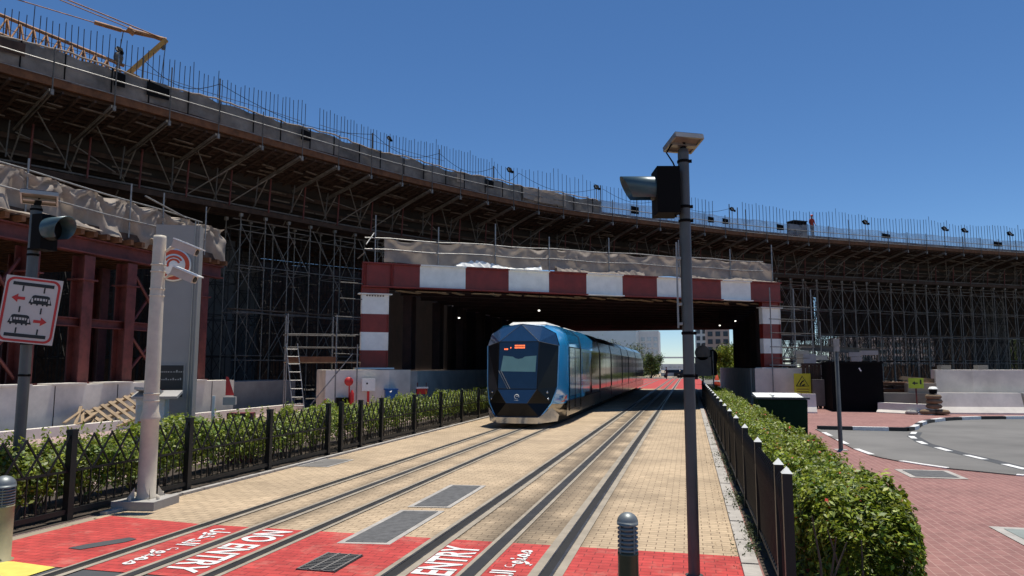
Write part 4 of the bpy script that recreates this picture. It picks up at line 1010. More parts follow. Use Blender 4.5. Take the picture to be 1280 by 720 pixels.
# right hand signal pole
sg = signal(0.0,7.19,4.10,.054,'tall grey signal pole right of the tracks with hooded lamp facing left', math.pi+YAW, 3.66, .34, .115)
solar_panel(sg,(0.0,7.19,4.18),.29,.27,R(16),YAW+R(14))
MB().tube((0,7.19,4.08),(0,7.17,4.2),.03,8).build('panel_bracket', M['black'], sg)
MB().path([(-.10,7.12,4.16),(-.16,7.1,4.05),(-.10,7.11,3.95),(-.08,7.12,3.9)],.008,5).build('cable', M['black'], sg)
MB().path([(-.12,7.12,3.8),(-.15,7.1,3.6),(-.10,7.11,3.45),(-.08,7.12,3.4)],.008,5).build('cable', M['black'], sg)
m = MB(); m.bar((-.088,7.16,2.32),(-.088,7.16,3.16),.018,.025); m.box((-.07,7.16,2.36),(.05,.04,.025)); m.box((-.07,7.16,2.55),(.05,.04,.025)); m.box((-.07,7.16,3.0),(.05,.04,.025)); m.build('sign_channel', M['galv'], sg)
# left signal pole
LPX, LPY = -8.28, 7.55
sg = signal(LPX,LPY,4.05,.066,'grey signal pole at far left with hooded lamp, solar panel and tram sign', R(-4), 3.68, .32, .145, bs=.8)
solar_panel(sg,(LPX+.04,LPY,4.17),.40,.42,R(8),R(46))
MB().tube((LPX,LPY,4.02),(LPX+.05,LPY,4.2),.04,8).build('panel_bracket', M['black'], sg)
# the sign plate hangs on the pole facing the camera, leaning a little
SG = thing('tram_warning_sign', 'red bordered white sign with two tram pictograms and red arrows on the left pole', 'sign', (-8.2,7.42,2.7))
c = Vector((-8.13,7.42,2.66)); fx = Vector((math.cos(R(37)),math.sin(R(37)),0)); roll = R(-5.5); ax_n = Vector((fx.y,-fx.x,0))
rotm = Matrix.Rotation(roll,3,ax_n)
gx = rotm@fx; gz = rotm@Vector((0,0,1)); gn = ax_n
if gn.dot(Vector((0,0,2))-c) < 0: gn = -gn
KX, KZ = .62/.80, .84/.98
def sp(a,b,d=0.0): return c+gx*a+gz*b+gn*d
def rrect(w,h,r,d,n=6):
    out = []
    for cx_,cy_,a0 in ((w/2-r,h/2-r,0),(-w/2+r,h/2-r,90),(-w/2+r,-h/2+r,180),(w/2-r,-h/2+r,270)):
        for i in range(n+1): a = R(a0+90*i/n); out.append(sp(cx_+r*math.cos(a),cy_+r*math.sin(a),d))
    return out
WS, HS = .62, .84
pm = MB(); pm.add([sp(-WS/2,-HS/2,0),sp(WS/2,-HS/2,0),sp(WS/2,HS/2,0),sp(-WS/2,HS/2,0),sp(-WS/2,-HS/2,-.02),sp(WS/2,-HS/2,-.02),sp(WS/2,HS/2,-.02),sp(-WS/2,HS/2,-.02)],[(0,1,2,3),(7,6,5,4),(0,4,5,1),(1,5,6,2),(2,6,7,3),(3,7,4,0)]); SGP = pm.build('plate', M['signw'], SG)
o1 = rrect(WS-.03,HS-.03,.09,.003); i1 = rrect(WS-.085,HS-.085,.07,.003); n_ = len(o1)
MB().add(o1+i1,[(i,(i+1)%n_,(i+1)%n_+n_,i+n_) for i in range(n_)]).build('red_border', M['signred'], SGP)
def sq(a,b,d=0.0): return sp(a*KX,b*KZ,d)
bl = MB()
def srect(x0,y0,x1,y1,mb,d=.004): mb.add([sq(x0,y0,d),sq(x1,y0,d),sq(x1,y1,d),sq(x0,y1,d)],[(0,1,2,3)])
srect(-.29,.355,.29,.405,bl); srect(-.29,-.405,.29,-.355,bl)
for x_ in (-.14,.16):
    for y0,y1 in ((.27,.352),(-.045,.045),(-.352,-.27)): srect(x_-.011,y0,x_+.011,y1,bl)
def tramicon(cx_,cy_):
    for pts in ([(-.165,-.055),(-.12,.065),(-.09,.078),(.09,.078),(.12,.065),(.165,-.055)],): bl.add([sq(cx_+a,cy_+b,.004) for a,b in pts],[tuple(range(len(pts)))])
    for a in (-.1,-.02,.06,.12): bl.add([sq(cx_+a-.035,cy_-.055,.004),sq(cx_+a-.005,cy_-.055,.004),sq(cx_+a-.01,cy_-.075,.004),sq(cx_+a-.03,cy_-.075,.004)],[(0,1,2,3)])
tramicon(.13,.155); tramicon(-.11,-.155)
bl.build('black_pictograms', M['signblk'], SGP)
for cx_,cy_ in ((.13,.155),(-.11,-.155)):
    wn = MB()
    wn.add([sq(cx_-.088,cy_,.0055),sq(cx_+.09,cy_,.0055),sq(cx_+.09,cy_+.035,.0055),sq(cx_-.088,cy_+.035,.0055)],[(0,1,2,3)])
    wn.build('tram_icon_windows', M['signw'], SGP)
    for i in range(4): MB().add([sq(cx_-.085+.022+i*.042,cy_,.0065),sq(cx_-.085+.032+i*.042,cy_,.0065),sq(cx_-.085+.032+i*.042,cy_+.035,.0065),sq(cx_-.085+.022+i*.042,cy_+.035,.0065)],[(0,1,2,3)]).build('window_bar', M['signblk'], SGP)
    for a in (-.13,.11): MB().add([sq(cx_+a,cy_-.03,.006),sq(cx_+a+.03,cy_-.03,.006),sq(cx_+a+.02,cy_+.03,.006),sq(cx_+a+.0,cy_+.03,.006)],[(0,1,2,3)]).build('tram_icon_windows', M['signw'], SGP)
for cx_,cy_,sn in ((-.17,.165,-1),(.16,-.155,1)):
    pts = [(0.11,0),(0.02,.065),(0.02,.022),(-.08,.022),(-.08,-.022),(.02,-.022),(.02,-.065)]
    q = [sq(cx_+a*sn,cy_+b*sn,.0045) for a,b in pts]; MB().add(q,[tuple(range(7))]).build('red_arrow', M['signred'], SGP)

# pale CCTV pole
CX, CY = -7.43, 8.83
t = thing('camera_pole', 'pale round pole with two cameras standing on a concrete foot by the left fence', 'pole', (CX,CY,0))
MB().box((CX,CY,.06),(.62,.62,.12),R(8)).build('concrete_foot', M['concrete'], t)
MB().lathe((CX,CY,.12),[(.135,0),(.135,.02),(.122,.04),(.118,1.06),(.130,1.08),(.130,1.12),(.106,1.20),(.102,1.42),(.088,3.68),(.082,3.72),(0,3.73)],28).build('pole', M['polew'], t)
for z_ in (1.45,1.55,3.3,3.4,2.95,3.05):
    m = MB(); m.lathe((CX,CY,z_+.0),[(.098,0),(.104,.004),(.104,.02),(.098,.024)] if z_ > 2 else [(.10,0),(.11,.004),(.11,.02),(.10,.024)],24)
    m.build('clamp_band', M['polew'], t)
m = MB()
for i in range(4): a = R(8+45+90*i); m.add([(CX+.15*math.cos(a),CY+.15*math.sin(a),.13),(CX+.25*math.cos(a),CY+.25*math.sin(a),.13),(CX+.15*math.cos(a),CY+.15*math.sin(a),.28)],[(0,1,2)]); m.lathe((CX+.25*math.cos(a+.4),CY+.25*math.sin(a+.4),.12),[(.022,0),(.022,.05),(0,.06)],8)
m.build('base_gussets', M['polew'], t)
rx_ = Vector((math.cos(YAW),math.sin(YAW),0))
def cctv(z0, yaw_, pitch_, lb):
    cdir = Euler((0,pitch_,yaw_)).to_matrix(); base = Vector((CX,CY,z0))+rx_*.16
    k_ = thing('security_camera', lb, 'security camera', tuple(base))
    m = MB(); m.tube(Vector((CX,CY,z0-.05))+rx_*.1, base+Vector((0,0,0)), .02, 8); m.tube(base, base+rx_*.10+Vector((0,0,.03)), .028, 8); m.build('arm', M['polew'], k_)
    bc = base+rx_*.22+Vector((0,0,.0))
    m = MB(); m.box(bc,(.36,.13,.11),rot=cdir); m.build('housing', mat('camera_shell',(0.60,0.50,0.42),.5), k_)
    m = MB(); m.box(bc+cdir@Vector((.03,0,.068)),(.44,.16,.018),rot=cdir); m.build('sun_shield', M['white'], k_)
    m = MB(); m.lathe(bc+cdir@Vector((.181,0,0)),[(.045,0),(.04,.01),(0,.005)],12,axis=cdir@Vector((1,0,0))); m.build('lens', M['signblk'], k_)
cctv(3.66, YAW+R(0), R(22), 'upper of the two white cameras on the pale pole')
cctv(3.26, YAW+R(-8), R(22), 'lower of the two white cameras on the pale pole')

# station pylon
PX_, PY_ = -10.04, 12.5; pr = R(24)
t = thing('station_pylon', 'tall grey station totem with orange ring logo behind the pale pole', 'totem sign', (PX_,PY_,0))
def pp(a,b,z): return Vector((PX_,PY_,z))+Matrix.Rotation(pr,3,'Z')@Vector((a,b,0))
MB().box((PX_,PY_,2.40),(.84,.30,4.80),pr).build('body', M['polepanel'], t)
MB().box(pp(.33,-.16,2.46),(.016,.02,4.86),pr).box(pp(.38,-.16,2.46),(.008,.02,4.86),pr).build('edge_trim', M['alu'], t)
MB().box(pp(-.10,-.155,1.66),(.74,.02,.70),pr).build('panel_rim', M['polepanel'], t)
MB().box(pp(-.10,-.17,1.66),(.66,.02,.62),pr).build('black_panel', M['signblk'], t)
rc = pp(-.05,-.165,3.98); rn = (pp(0,-1,0)-pp(0,0,0)).normalized()
MB().lathe(rc,[(0,.012),(.335,.012),(.335,0)],36,axis=rn).build('roundel', M['white'], t)
def ringm(r0,r1,d,a0=0,a1=360,n=36):
    mb = MB(); ex = Matrix.Rotation(pr,3,'Z')@Vector((1,0,0)); vs = []
    for i in range(n+1):
        a = R(a0+(a1-a0)*i/n)
        for r_ in (r0,r1): vs.append(rc+rn*d+ex*(r_*math.cos(a))+Vector((0,0,r_*math.sin(a))))
    mb.add(vs,[(2*i,2*i+1,2*i+3,2*i+2) for i in range(n)]); return mb
ringm(.225,.305,.016).build('orange_ring', M['orange'], t)
x_ = ringm(.09,.13,.017,20,200,14); y_ = ringm(.15,.19,.017,30,150,10); x_.add(y_.v,y_.f); x_.build('roundel_symbol', M['orange'], t)
m = MB(); ex = Matrix.Rotation(pr,3,'Z')@Vector((1,0,0)); random.seed(3)
for row, z_, n0, n1, sc in ((0,1.83,0,17,1.0),(1,1.68,1,14,.9)):
    x0 = -.36
    for i in range(n1):
        w_ = random.uniform(.018,.045); h_ = random.choice((.022,.026,.048,.024))*sc; bpt = pp(x0,-.182,z_); m.add([bpt,bpt+ex*w_*.7,bpt+ex*w_*.7+Vector((0,0,h_)),bpt+Vector((0,0,h_))],[(0,1,2,3)]); x0 += w_+.006
m.build('panel_lettering', M['concrete'], t)
MB().lathe(pp(-.12,-.182,1.44),[(0,.006),(.05,.004),(.052,0)],16,axis=rn).build('orange_dot', M['orange'], t)
random.seed(11)
# cabinet in front of the pylon
t = thing('ticket_cabinet', 'pale blue and white cabinet with curved hood beside the station totem', 'cabinet', (-9.75,11.9,0))
def cp(a,b,z): return Vector((-9.85,11.75,z))+Matrix.Rotation(pr,3,'Z')@Vector((a,b,0))
MB().box(cp(0,0,.68),(.50,.30,1.36),pr).build('body', M['cabw'], t)
m = MB(); m.box(cp(.08,-.02,1.42),(.80,.42,.05),rot=Euler((R(14),0,pr)).to_matrix()); m.box(cp(-.06,-.05,1.50),(.44,.34,.05),rot=Euler((R(-10),R(6),pr)).to_matrix()); m.build('hood', M['concrete'], t)
MB().box(cp(.06,-.16,.62),(.20,.02,.36),pr).build('red_notice', M['signred'], t)
MB().box(cp(-.05,-.157,1.10),(.34,.012,.28),pr).build('pale_notice', M['signyel'] if False else mat('faded_poster',(0.45,0.42,0.30),.7,col2=(0.30,0.42,0.46),scale=14), t)
MB().box(cp(.0,-.157,.92),(.36,.012,.03),pr).build('red_line', M['signred'], t)
# thin white sleeve post by the totem, red box and flag
t = thing('white_marker_post', 'thin white post with a red pennant beside the totem', 'post', (-9.45,13.0,0))
MB().tube((-9.45,13.0,0),(-9.45,13.0,1.35),.035,8).build('post', M['white'], t)
MB().add([(-9.25,13.1,1.36),(-9.08,13.15,1.36),(-9.2,13.12,1.72),(-9.25,13.1,1.75)],[(0,1,2,3)]).build('pennant', M['signred'], t)
MB().box((-9.14,13.1,1.25),(.24,.16,.16),pr).build('cap_box', M['concrete'], t)
t = thing('red_box', 'low dark red box half hidden behind the left hedge', 'box', (-8.95,13.2,0))
MB().box((-9.0,13.3,.5),(.5,.35,1.0),pr).build('body', mat('dark_red_box',(0.16,0.02,0.03),.6), t); MB().box((-8.9,13.1,.8),(.2,.02,.36),pr).build('opening', M['signblk'], t)

# thin grey pole on the brick pavement
t = thing('street_post', 'thin dark grey post standing on the brick pavement by the road', 'post', (3.41,18.5,0))
MB().lathe((3.41,18.5,0),[(.055,0),(.05,.05),(.045,2.6),(.0,2.62)],14).build('pole', M['poleg'], t)
MB().box((3.41,18.44,2.45),(.13,.02,.3)).build('small_plate', M['galv'], t)
MB().box((3.41,18.5,.008),(.28,.28,.016)).build('base_plate', M['concrete'], t)

# bollards
def bollard(x,y,H,m,ml,label,r=.085):
    t = thing('lit_bollard', label, 'bollard', (x,y,0))
    MB().lathe((x,y,0),[(r*1.25,0),(r*1.25,.015),(r,.02),(r,H-.30),(r*1.02,H-.295),(r*1.02,H-.28),(r*.8,H-.27)],28).build('post', m, t)
    MB().lathe((x,y,H-.28),[(r*.72,0),(r*.72,.18)],20).build('lens', ml, t)
    f_ = MB()
    for i in range(6): f_.lathe((x,y,H-.265+i*.028),[(r*.75,0),(r*1.0,-.006),(r*1.0,.004),(r*.75,.012)],24)
    for i in range(4):
        a = math.pi/4+math.pi/2*i; f_.tube((x+r*.93*math.cos(a),y+r*.93*math.sin(a),H-.28),(x+r*.93*math.cos(a),y+r*.93*math.sin(a),H-.09),.008,5)
    f_.build('louvres', M['bollgrey'], t)
    cap = [(r*1.04,0),(r*1.04,.015)]+[(r*1.04*math.cos(a),.015+r*.95*math.sin(a)) for a in np.linspace(0,math.pi/2,9)]
    MB().lathe((x,y,H-.10),cap,28).build('cap', M['bollgrey'], t)
bollard(-.425,5.0,1.0,M['dkolive'],M['lens'],'louvred bollard with grey domed cap at the front of the right track', r=.068)
bollard(-6.80,6.06,.83,M['olive'],M['lens'],'olive bollard with pale domed cap at the left edge below the signal pole',r=.105)

# ================================================================== FENCES
# left: posts, diamonds along the top, verticals below
FX = -7.72
LF = thing('lattice_fence', 'black metal fence with diamond lattice top along the left hedge', 'fence', (FX,14,0))
pys = [3.4,5.55,7.80,10.05,12.32,14.61]; pys2 = [15.22,16.22,17.44,19.74,22.04,24.22,26.3,28.4,30.5]
def lpost(y):
    m = MB(); m.box((FX,y,.56),(.09,.09,1.12)); m.box((FX,y,1.13),(.10,.10,.03)); m.build('post', M['fence'], LF)
def lpanel(y0,y1):
    m = MB(); m.bar((FX,y0,.12),(FX,y1,.12),.045,.06); m.bar((FX,y0,.62),(FX,y1,.62),.02,.03)
    n = max(1,round((y1-y0)/.145))
    d = (y1-y0)/n
    for i in range(1,n): m.bar((FX,y0+i*d,.12),(FX,y0+i*d,.62),.014,.014,up=(0,1,0))
    nd = max(1,round((y1-y0)/.29)); d = (y1-y0)/nd
    for i in range(nd):
        a = y0+i*d
        m.bar((FX+.009,a,.62),(FX+.009,a+d,1.07),.016,.022); m.bar((FX-.009,a,1.07),(FX-.009,a+d,.62),.016,.022)
    m.build('panel', M['fence'], LF)
for y in pys+pys2: lpost(y)
for a, b in list(zip(pys[:-1],pys[1:]))+list(zip(pys2[:-1],pys2[1:])): lpanel(a+.045,b-.045)
# right fence: bowed bars and capped posts
RX = 0.74
RF = thing('bar_fence', 'black metal fence of close bowed bars with white capped posts along the right hedge', 'fence', (RX,18,0))
rys = [6.25,6.80]+[6.8+1.95*i for i in range(1,20)]
for y in rys:
    m = MB(); m.box((RX,y,.55),(.075,.075,1.10)); po = m.build('post', M['fence'], RF)
    m = MB(); m.add([(RX-.042,y-.042,1.10),(RX+.042,y-.042,1.10),(RX+.042,y+.042,1.10),(RX-.042,y+.042,1.10),(RX,y,1.155)],[(0,1,4),(1,2,4),(2,3,4),(3,0,4)]); m.build('post_cap', M['white'], po)
for a, b in zip(rys[:-1],rys[1:]):
    m = MB(); m.bar((RX,a+.04,.12),(RX,b-.04,.12),.05,.035); m.bar((RX,a+.04,.92),(RX,b-.04,.92),.035,.025)
    n = max(2,round((b-a)/.115)); d = (b-a)/n
    for i in range(1,n):
        y = a+i*d; pts = [(RX,y,.12),(RX,y,.45),(RX-.012,y,.70),(RX-.035,y,.88),(RX-.03,y,1.0),(RX+.005,y,1.05)]
        m.path(pts,.0105,5)
    m.build('panel', M['fence'], RF)

# ================================================================== HEDGES
def hedge(name, label, xfun, y0, y1, zfun, n, size, mats, frac, stems, shell=0.62, zlo=0.12, ry=None):
    t = thing(name, label, 'hedge', (0.5*(xfun(y0)[0]+xfun(y0)[1]),0.5*(y0+y1),0))
    # density falls with distance from the camera
    u = rng.random(n); yy = y0*(y1/y0)**u if y0 > 0 else y0+(y1-y0)*u
    x0 = np.array([xfun(v)[0] for v in yy]); x1 = np.array([xfun(v)[1] for v in yy]); h = zfun(yy, n)
    cx = (x0+x1)/2; hw = (x1-x0)/2
    bump = 0.04*np.sin(yy*2.3)+0.04*np.sin(yy*5.1+1)+0.03*np.sin(yy*9.7+2)
    ang = rng.random(n)*math.pi                       # around the dome
    rad = np.where(rng.random(n) < shell, 0.86+0.16*rng.random(n), np.sqrt(rng.random(n))*0.92)
    ca, sa = np.cos(ang), np.sin(ang)
    e = 0.45                                           # squarish section
    px = cx+hw*(1+bump)*rad*np.sign(ca)*np.abs(ca)**e; low = rng.random(n)
    pz = zlo+(h-zlo)*rad*np.abs(sa)**0.55*(1+0.06*np.sin(yy*3.7+px*6)+0.05*np.sin(px*13+yy*7))
    if ry is not None:                                 # rounded near end
        k = np.clip((yy-y0)/ry,0,1); sh = np.sqrt(np.clip(1-(1-k)**2,0,1)); px = cx+(px-cx)*(0.45+0.55*sh); pz = zlo+(pz-zlo)*(0.6+0.4*sh)
    cl = np.zeros(n)
    for (fx_,fy_,fz_,ph_,am_) in ((9,11,8,0,1),(17,13,19,2,.8),(26,29,23,4,.6),(5,3.3,6,1,.8)):
        cl += am_*np.sin(px*fx_+ph_+1.7*np.sin(yy*fy_*.37))*np.sin(yy*fy_+ph_*1.3+1.3*np.sin(pz*5))*np.cos(pz*fz_+ph_*.7)
    keep = (cl > -0.55) | (rng.random(n) < .25); keep &= ~((cl < .1) & (rad > .97))
    px, yy, pz, ca, sa = px[keep], yy[keep], pz[keep], ca[keep], sa[keep]; pz = pz+np.clip(cl[keep],-.5,1)*.025; n = len(px)
    P = np.stack([px,yy,pz],1)
    nr = np.stack([ca*1.0, np.zeros(n), sa*1.0+.25],1)
    leaves(P, size, mats, frac, 'foliage', t, nrm=nr)
    m = MB()
    for i in range(stems):
        y = y0+(y1-y0)*(random.random()**1.5); xa, xb = xfun(y); x = random.uniform(xa+.15,xb-.15)
        b = Vector((x,y,0)); 
        for k_ in range(3):
            e_ = b+Vector((random.uniform(-.22,.22),random.uniform(-.25,.25),random.uniform(.45,.75))); mid = b.lerp(e_,.5)+Vector((random.uniform(-.05,.05),random.uniform(-.05,.05),0)); m.path([b,mid,e_],[.014,.010,.005],5)
    tag(m.build('stems', M['bark'], t), kind='stuff'); return t
def zl(y,n):
    return 0.92+0.10*np.sin(y*1.3)+0.06*np.sin(y*3.1+.5)+0.08*rng.random(n)**4
hedge('hedge', 'clipped leafy hedge with bare lower stems behind the left fence', lambda y: (-9.0,-7.85), 5.2, 31.5, zl, 125000, .035, [M['leafl'],M['leaf']], [.38,.62], 130, zlo=.24)
# sparse low leaves on the left hedge between the stems
def zr(y,n): return 0.80+0.06*np.sin(y*1.1)+0.05*np.sin(y*2.9)+0.06*rng.random(n)**4
hedge('hedge', 'thick green hedge with small red flowers behind the right fence', lambda y: (0.86, 1.98 if y < 16 else 1.98-0.01*(y-16)), 6.5, 46, zr, 210000, .032, [M['leaf'],M['leafl'],M['flower']], [.50,.487,.013], 60, zlo=.03, ry=1.2, shell=.7)
# shoots sticking up
def shoots(y0,y1,x0,x1,zb,n,label,grp):
    pts = []; 
    for i in range(n):
        y = y0*(y1/y0)**random.random(); x = random.uniform(x0,x1); h = random.uniform(.06,.28)
        for k_ in range(9): t_ = k_/8; pts.append((x+random.uniform(-.03,.03)*(1.3-t_),y+random.uniform(-.03,.03),zb-.05+h*t_+random.uniform(-.01,.01)))
    return np.array(pts)
lh = [o for o in COL.objects if o.name.startswith('hedge') and o.type == 'EMPTY']
P = shoots(5.5,31,-8.9,-7.95,.93,330,'',''); leaves(P,.030,[M['leafl']],[1],'young_shoots',lh[-2])
P = shoots(7.3,40,1.0,1.75,.78,200,'',''); leaves(P,.028,[M['leafl'],M['leaf']],[.7,.3],'young_shoots',lh[-1])
# weeds along the right kerb
P = []
for i in range(46):
    y = 8*(30/8)**random.random(); cx_ = random.uniform(.56,.70); r_ = random.uniform(.05,.16)
    for k_ in range(60): P.append((cx_+random.gauss(0,r_*.6),y+random.gauss(0,r_*1.3),abs(random.gauss(.02,.05))))
tag(leaves(np.array(P),.018,[mat('weed_leaf',(0.085,0.11,0.04),.8,island=.4)],[1],'weeds'), kind='stuff')

P = []
for i in range(420):
    y = 7.5*(30/7.5)**random.random(); P.append((random.choice((random.gauss(-7.45,.12),random.gauss(.42,.12))),y,.016+random.random()*.006))
tag(leaves(np.array(P),.016,[mat('dry_leaf',(0.16,0.10,0.04),.9,island=.4)],[1],'fallen_leaves',nrm=np.tile(np.array([[0,0,1.0]]),(420,1)),jit=.25), kind='stuff')

# ================================================================== SITE OBJECTS
def at(px,py,Y):    # point on the vertical plane y = Y seen at a pixel of the 1280x720 photograph
    x=(px-640)/900; u=(360-py)/900; f=math.cos(PITCH)-u*math.sin(PITCH); z=math.sin(PITCH)+u*math.cos(PITCH)
    dx=-math.sin(YAW)*f+math.cos(YAW)*x; dy=math.cos(YAW)*f+math.sin(YAW)*x; t=Y/dy; return Vector((dx*t,Y,CH+z*t))
# things in front of the left plinth
def pf(s,off=-.75,z=0): return pl(s,off,z)
b = pf(-1.35,-1.0); t = thing('traffic_cone','orange and white traffic cone at the left of the concrete block','cone',tuple(b))
MB().lathe(b,[(.02,.75),(.06,.55)],12).build('tip', mat('cone_red',(0.7,0.05,0.06),.6), t); MB().lathe(b,[(.06,.55),(.16,.04)],14).box(b+Vector((0,0,.02)),(.4,.4,.04)).build('body', M['white'], t)
b = pf(-.35); t = thing('fire_point','red fire point board with extinguisher in front of the concrete block','fire point',tuple(b))
m = MB(); m.tube(b+PD*.0,b+Vector((0,0,1.5)),.03,6); m.build('post', M['signred'], t); MB().lathe(b+Vector((0,-.05,1.38)),[(0,.06),(.15,.05),(.17,0),(.15,-.03)],16,axis=-PN).build('red_disc', M['signred'], t)
MB().lathe(b+PD*.15+Vector((0,-.1,.5)),[(.08,0),(.08,.42),(.05,.5),(.02,.56)],12).build('extinguisher', M['signred'], t); MB().box(b-PD*.25+Vector((0,0,.5)),(.45,.3,.55),PA).build('black_box', M['black'], t)
b = pf(.45); t = thing('distribution_box','white electrical box on a red post in front of the concrete block','electrical box',tuple(b))
MB().box(b+Vector((0,0,1.25)),(.50,.2,.46),PA).build('box', M['white'], t); MB().box(b+Vector((0,0,.5)),(.09,.07,1.0),PA).build('post', M['signred'], t); MB().box(b+Vector((0,-.12,1.3))-PN*.0,(.06,.02,.06),PA).build('lock', M['black'], t)
b = pf(1.45,-.6); t = thing('blue_bin','blue plastic waste bin against the concrete block','bin',tuple(b))
MB().box(b+Vector((0,0,.55)),(.42,.36,.95),PA,taper=1.1).build('body', M['binblue'], t); MB().box(b+Vector((0,0,1.06)),(.52,.44,.06),PA).build('lid', M['binblue'], t); MB().tube(b+PD*.1+Vector((0,-.25,.98)),b+PD*.1+Vector((0,-.27,1.0)),.05,8).build('label', M['white'], t)
b = pl(2.95,-.1); t = thing('red_bucket_stand','red and white fire bucket stand right of the concrete block','stand',tuple(b))
MB().box(b+Vector((0,0,.95)),(.42,.2,.22),PA).build('tray', M['signred'], t); MB().box(b+Vector((0,0,1.10)),(.48,.24,.07),PA).build('rim', M['white'], t); MB().tube(b-PD*.18,b-PD*.18+Vector((0,0,1.3)),.02,6).tube(b+PD*.18,b+PD*.18+Vector((0,0,1.3)),.02,6).build('legs', M['redsteel'], t)
# access platform left of the left column
b = pl(-1.6,-.2); t = thing('access_scaffold','small scaffold access platform with guard rails beside the left striped column','scaffold',tuple(b))
c4 = [(-2.9,-.5),(-.9,-.5),(-.9,.7),(-2.9,.7),(.0,-.5)]
for s_,o_ in c4: MB().tube(pl(s_,o_,0),pl(s_,o_,4.15 if s_ != 0 else 2.9),.028,6).build('standard', M['galv'], t)
for z_ in (2.75,3.3):
    for (a,b_) in (((-3.0,-.5),(.1,-.5)),((-3.0,.7),(.1,.7)),((-2.9,-.5),(-2.9,.7))): MB().tube(pl(*a,z_),pl(*b_,z_),.022,6).build('guard_rail', M['galvd'], t)
MB().bar(pl(-2.95,.1,2.12),pl(.15,.1,2.12),1.2,.05).build('platform_boards', M['timberl'], t)
MB().bar(pl(-2.9,-.52,2.25),pl(-.9,-.52,2.25),.03,.2).build('toe_board', M['timber'], t)
MB().tube(pl(-.2,-.5,2.5),pl(-1.9,-.5,.5),.022,6).build('brace', M['galv'], t)
for z_ in (2.5,4.1,4.9,5.6): MB().tube(pl(-.95+.2*(z_>4.5),-.2,z_),pl(.2,-.2,z_-.03),.022,6).build('transom', M['galvd'], t)
t = thing('ladder','leaning grey metal ladder up to the access platform','ladder',tuple(pl(-2.9,-.8)))
for s_ in (-2.95,-2.5): MB().tube(pl(s_+.35,-1.3,0),pl(s_,-.55,2.9),.022,6).build('rail', M['galv'], t)
for i in range(9): k_ = (i+.7)/9.5; MB().tube(pl(-2.6-.35*k_,-1.3+.75*k_,2.9*k_),pl(-2.15-.35*k_,-1.3+.75*k_,2.9*k_),.018,5).build('rung', M['galv'], t)
# platform by the right column
b = pl(24.0,0); t = thing('access_scaffold','small scaffold access bay beside the right striped column','scaffold',tuple(b))
for s_,o_ in ((23.7,-.4),(24.9,-.4),(23.7,.8),(24.9,.8),(22.0,-.5),(26.1,.2)): MB().tube(pl(s_,o_,0),pl(s_,o_,6.2 if s_ < 25 else 4.5),.028,6).build('standard', M['galv'], t)
for z_ in (2.4,3.0,3.75,4.5,5.2):
    MB().tube(pl(21.9,-.5,z_),pl(25.0+.2*(z_>3.5),-.42,z_),.022,6).build('transom', M['galvd'], t); MB().tube(pl(23.6,.8,z_),pl(25.3,.8,z_),.022,6).build('transom', M['galvd'], t)
MB().bar(pl(22.3,-.3,2.02),pl(26.5,-.1,2.02),.6,.05).build('platform_boards', M['concrete'], t)
MB().box(pl(24.6,-.2,2.35),(.8,.5,.5),PA).build('stored_fittings', M['concrete'], t)
# pallets and rubble by the long wall
t = thing('wooden_pallet','tilted broken wooden pallet lying against the long white wall','pallet',(-17.6,19.6,0))
rot = Euler((R(20),R(30),R(0))).to_matrix(); c = Vector((-17.45,19.6,.55)); m = MB()
for i in range(8): m.box(c+rot@Vector((0,-.95+i*.27,.07)),(1.1,.11,.025),rot=rot)
for i in range(3): m.box(c+rot@Vector((-.48+i*.48,0,0)),(.09,2.1,.10),rot=rot)
m.build('boards', M['timberl'], t)
t = thing('timber_offcuts','loose pale timber offcuts leaning below the pallet','timber pile',(-17.4,18.2,0)); m = MB()
for i in range(6): a = random.uniform(17.0,18.6); m.bar((-17.0-random.random()*.5,a,.3*random.random()+.05),(-17.9,a+random.uniform(.3,1.6),random.uniform(.3,.75)),.09,.03)
m.build('planks', M['timberl'], t)
rb = MB(); 
for i in range(90):
    a, r_ = random.uniform(0,6.28), random.random(); s_ = random.uniform(.05,.15); rb.box((-17.65+.3*r_*math.cos(a),21.3+.95*r_*math.sin(a),.06+.62*(1-r_)*random.random()),(s_,s_*1.3,s_*.7),rot=Euler((random.random()*3,random.random()*3,0)).to_matrix())
tag(rb.build('rubble_heap', M['rubble']), 'heap of pale broken rubble behind the pallet by the white wall', 'rubble')
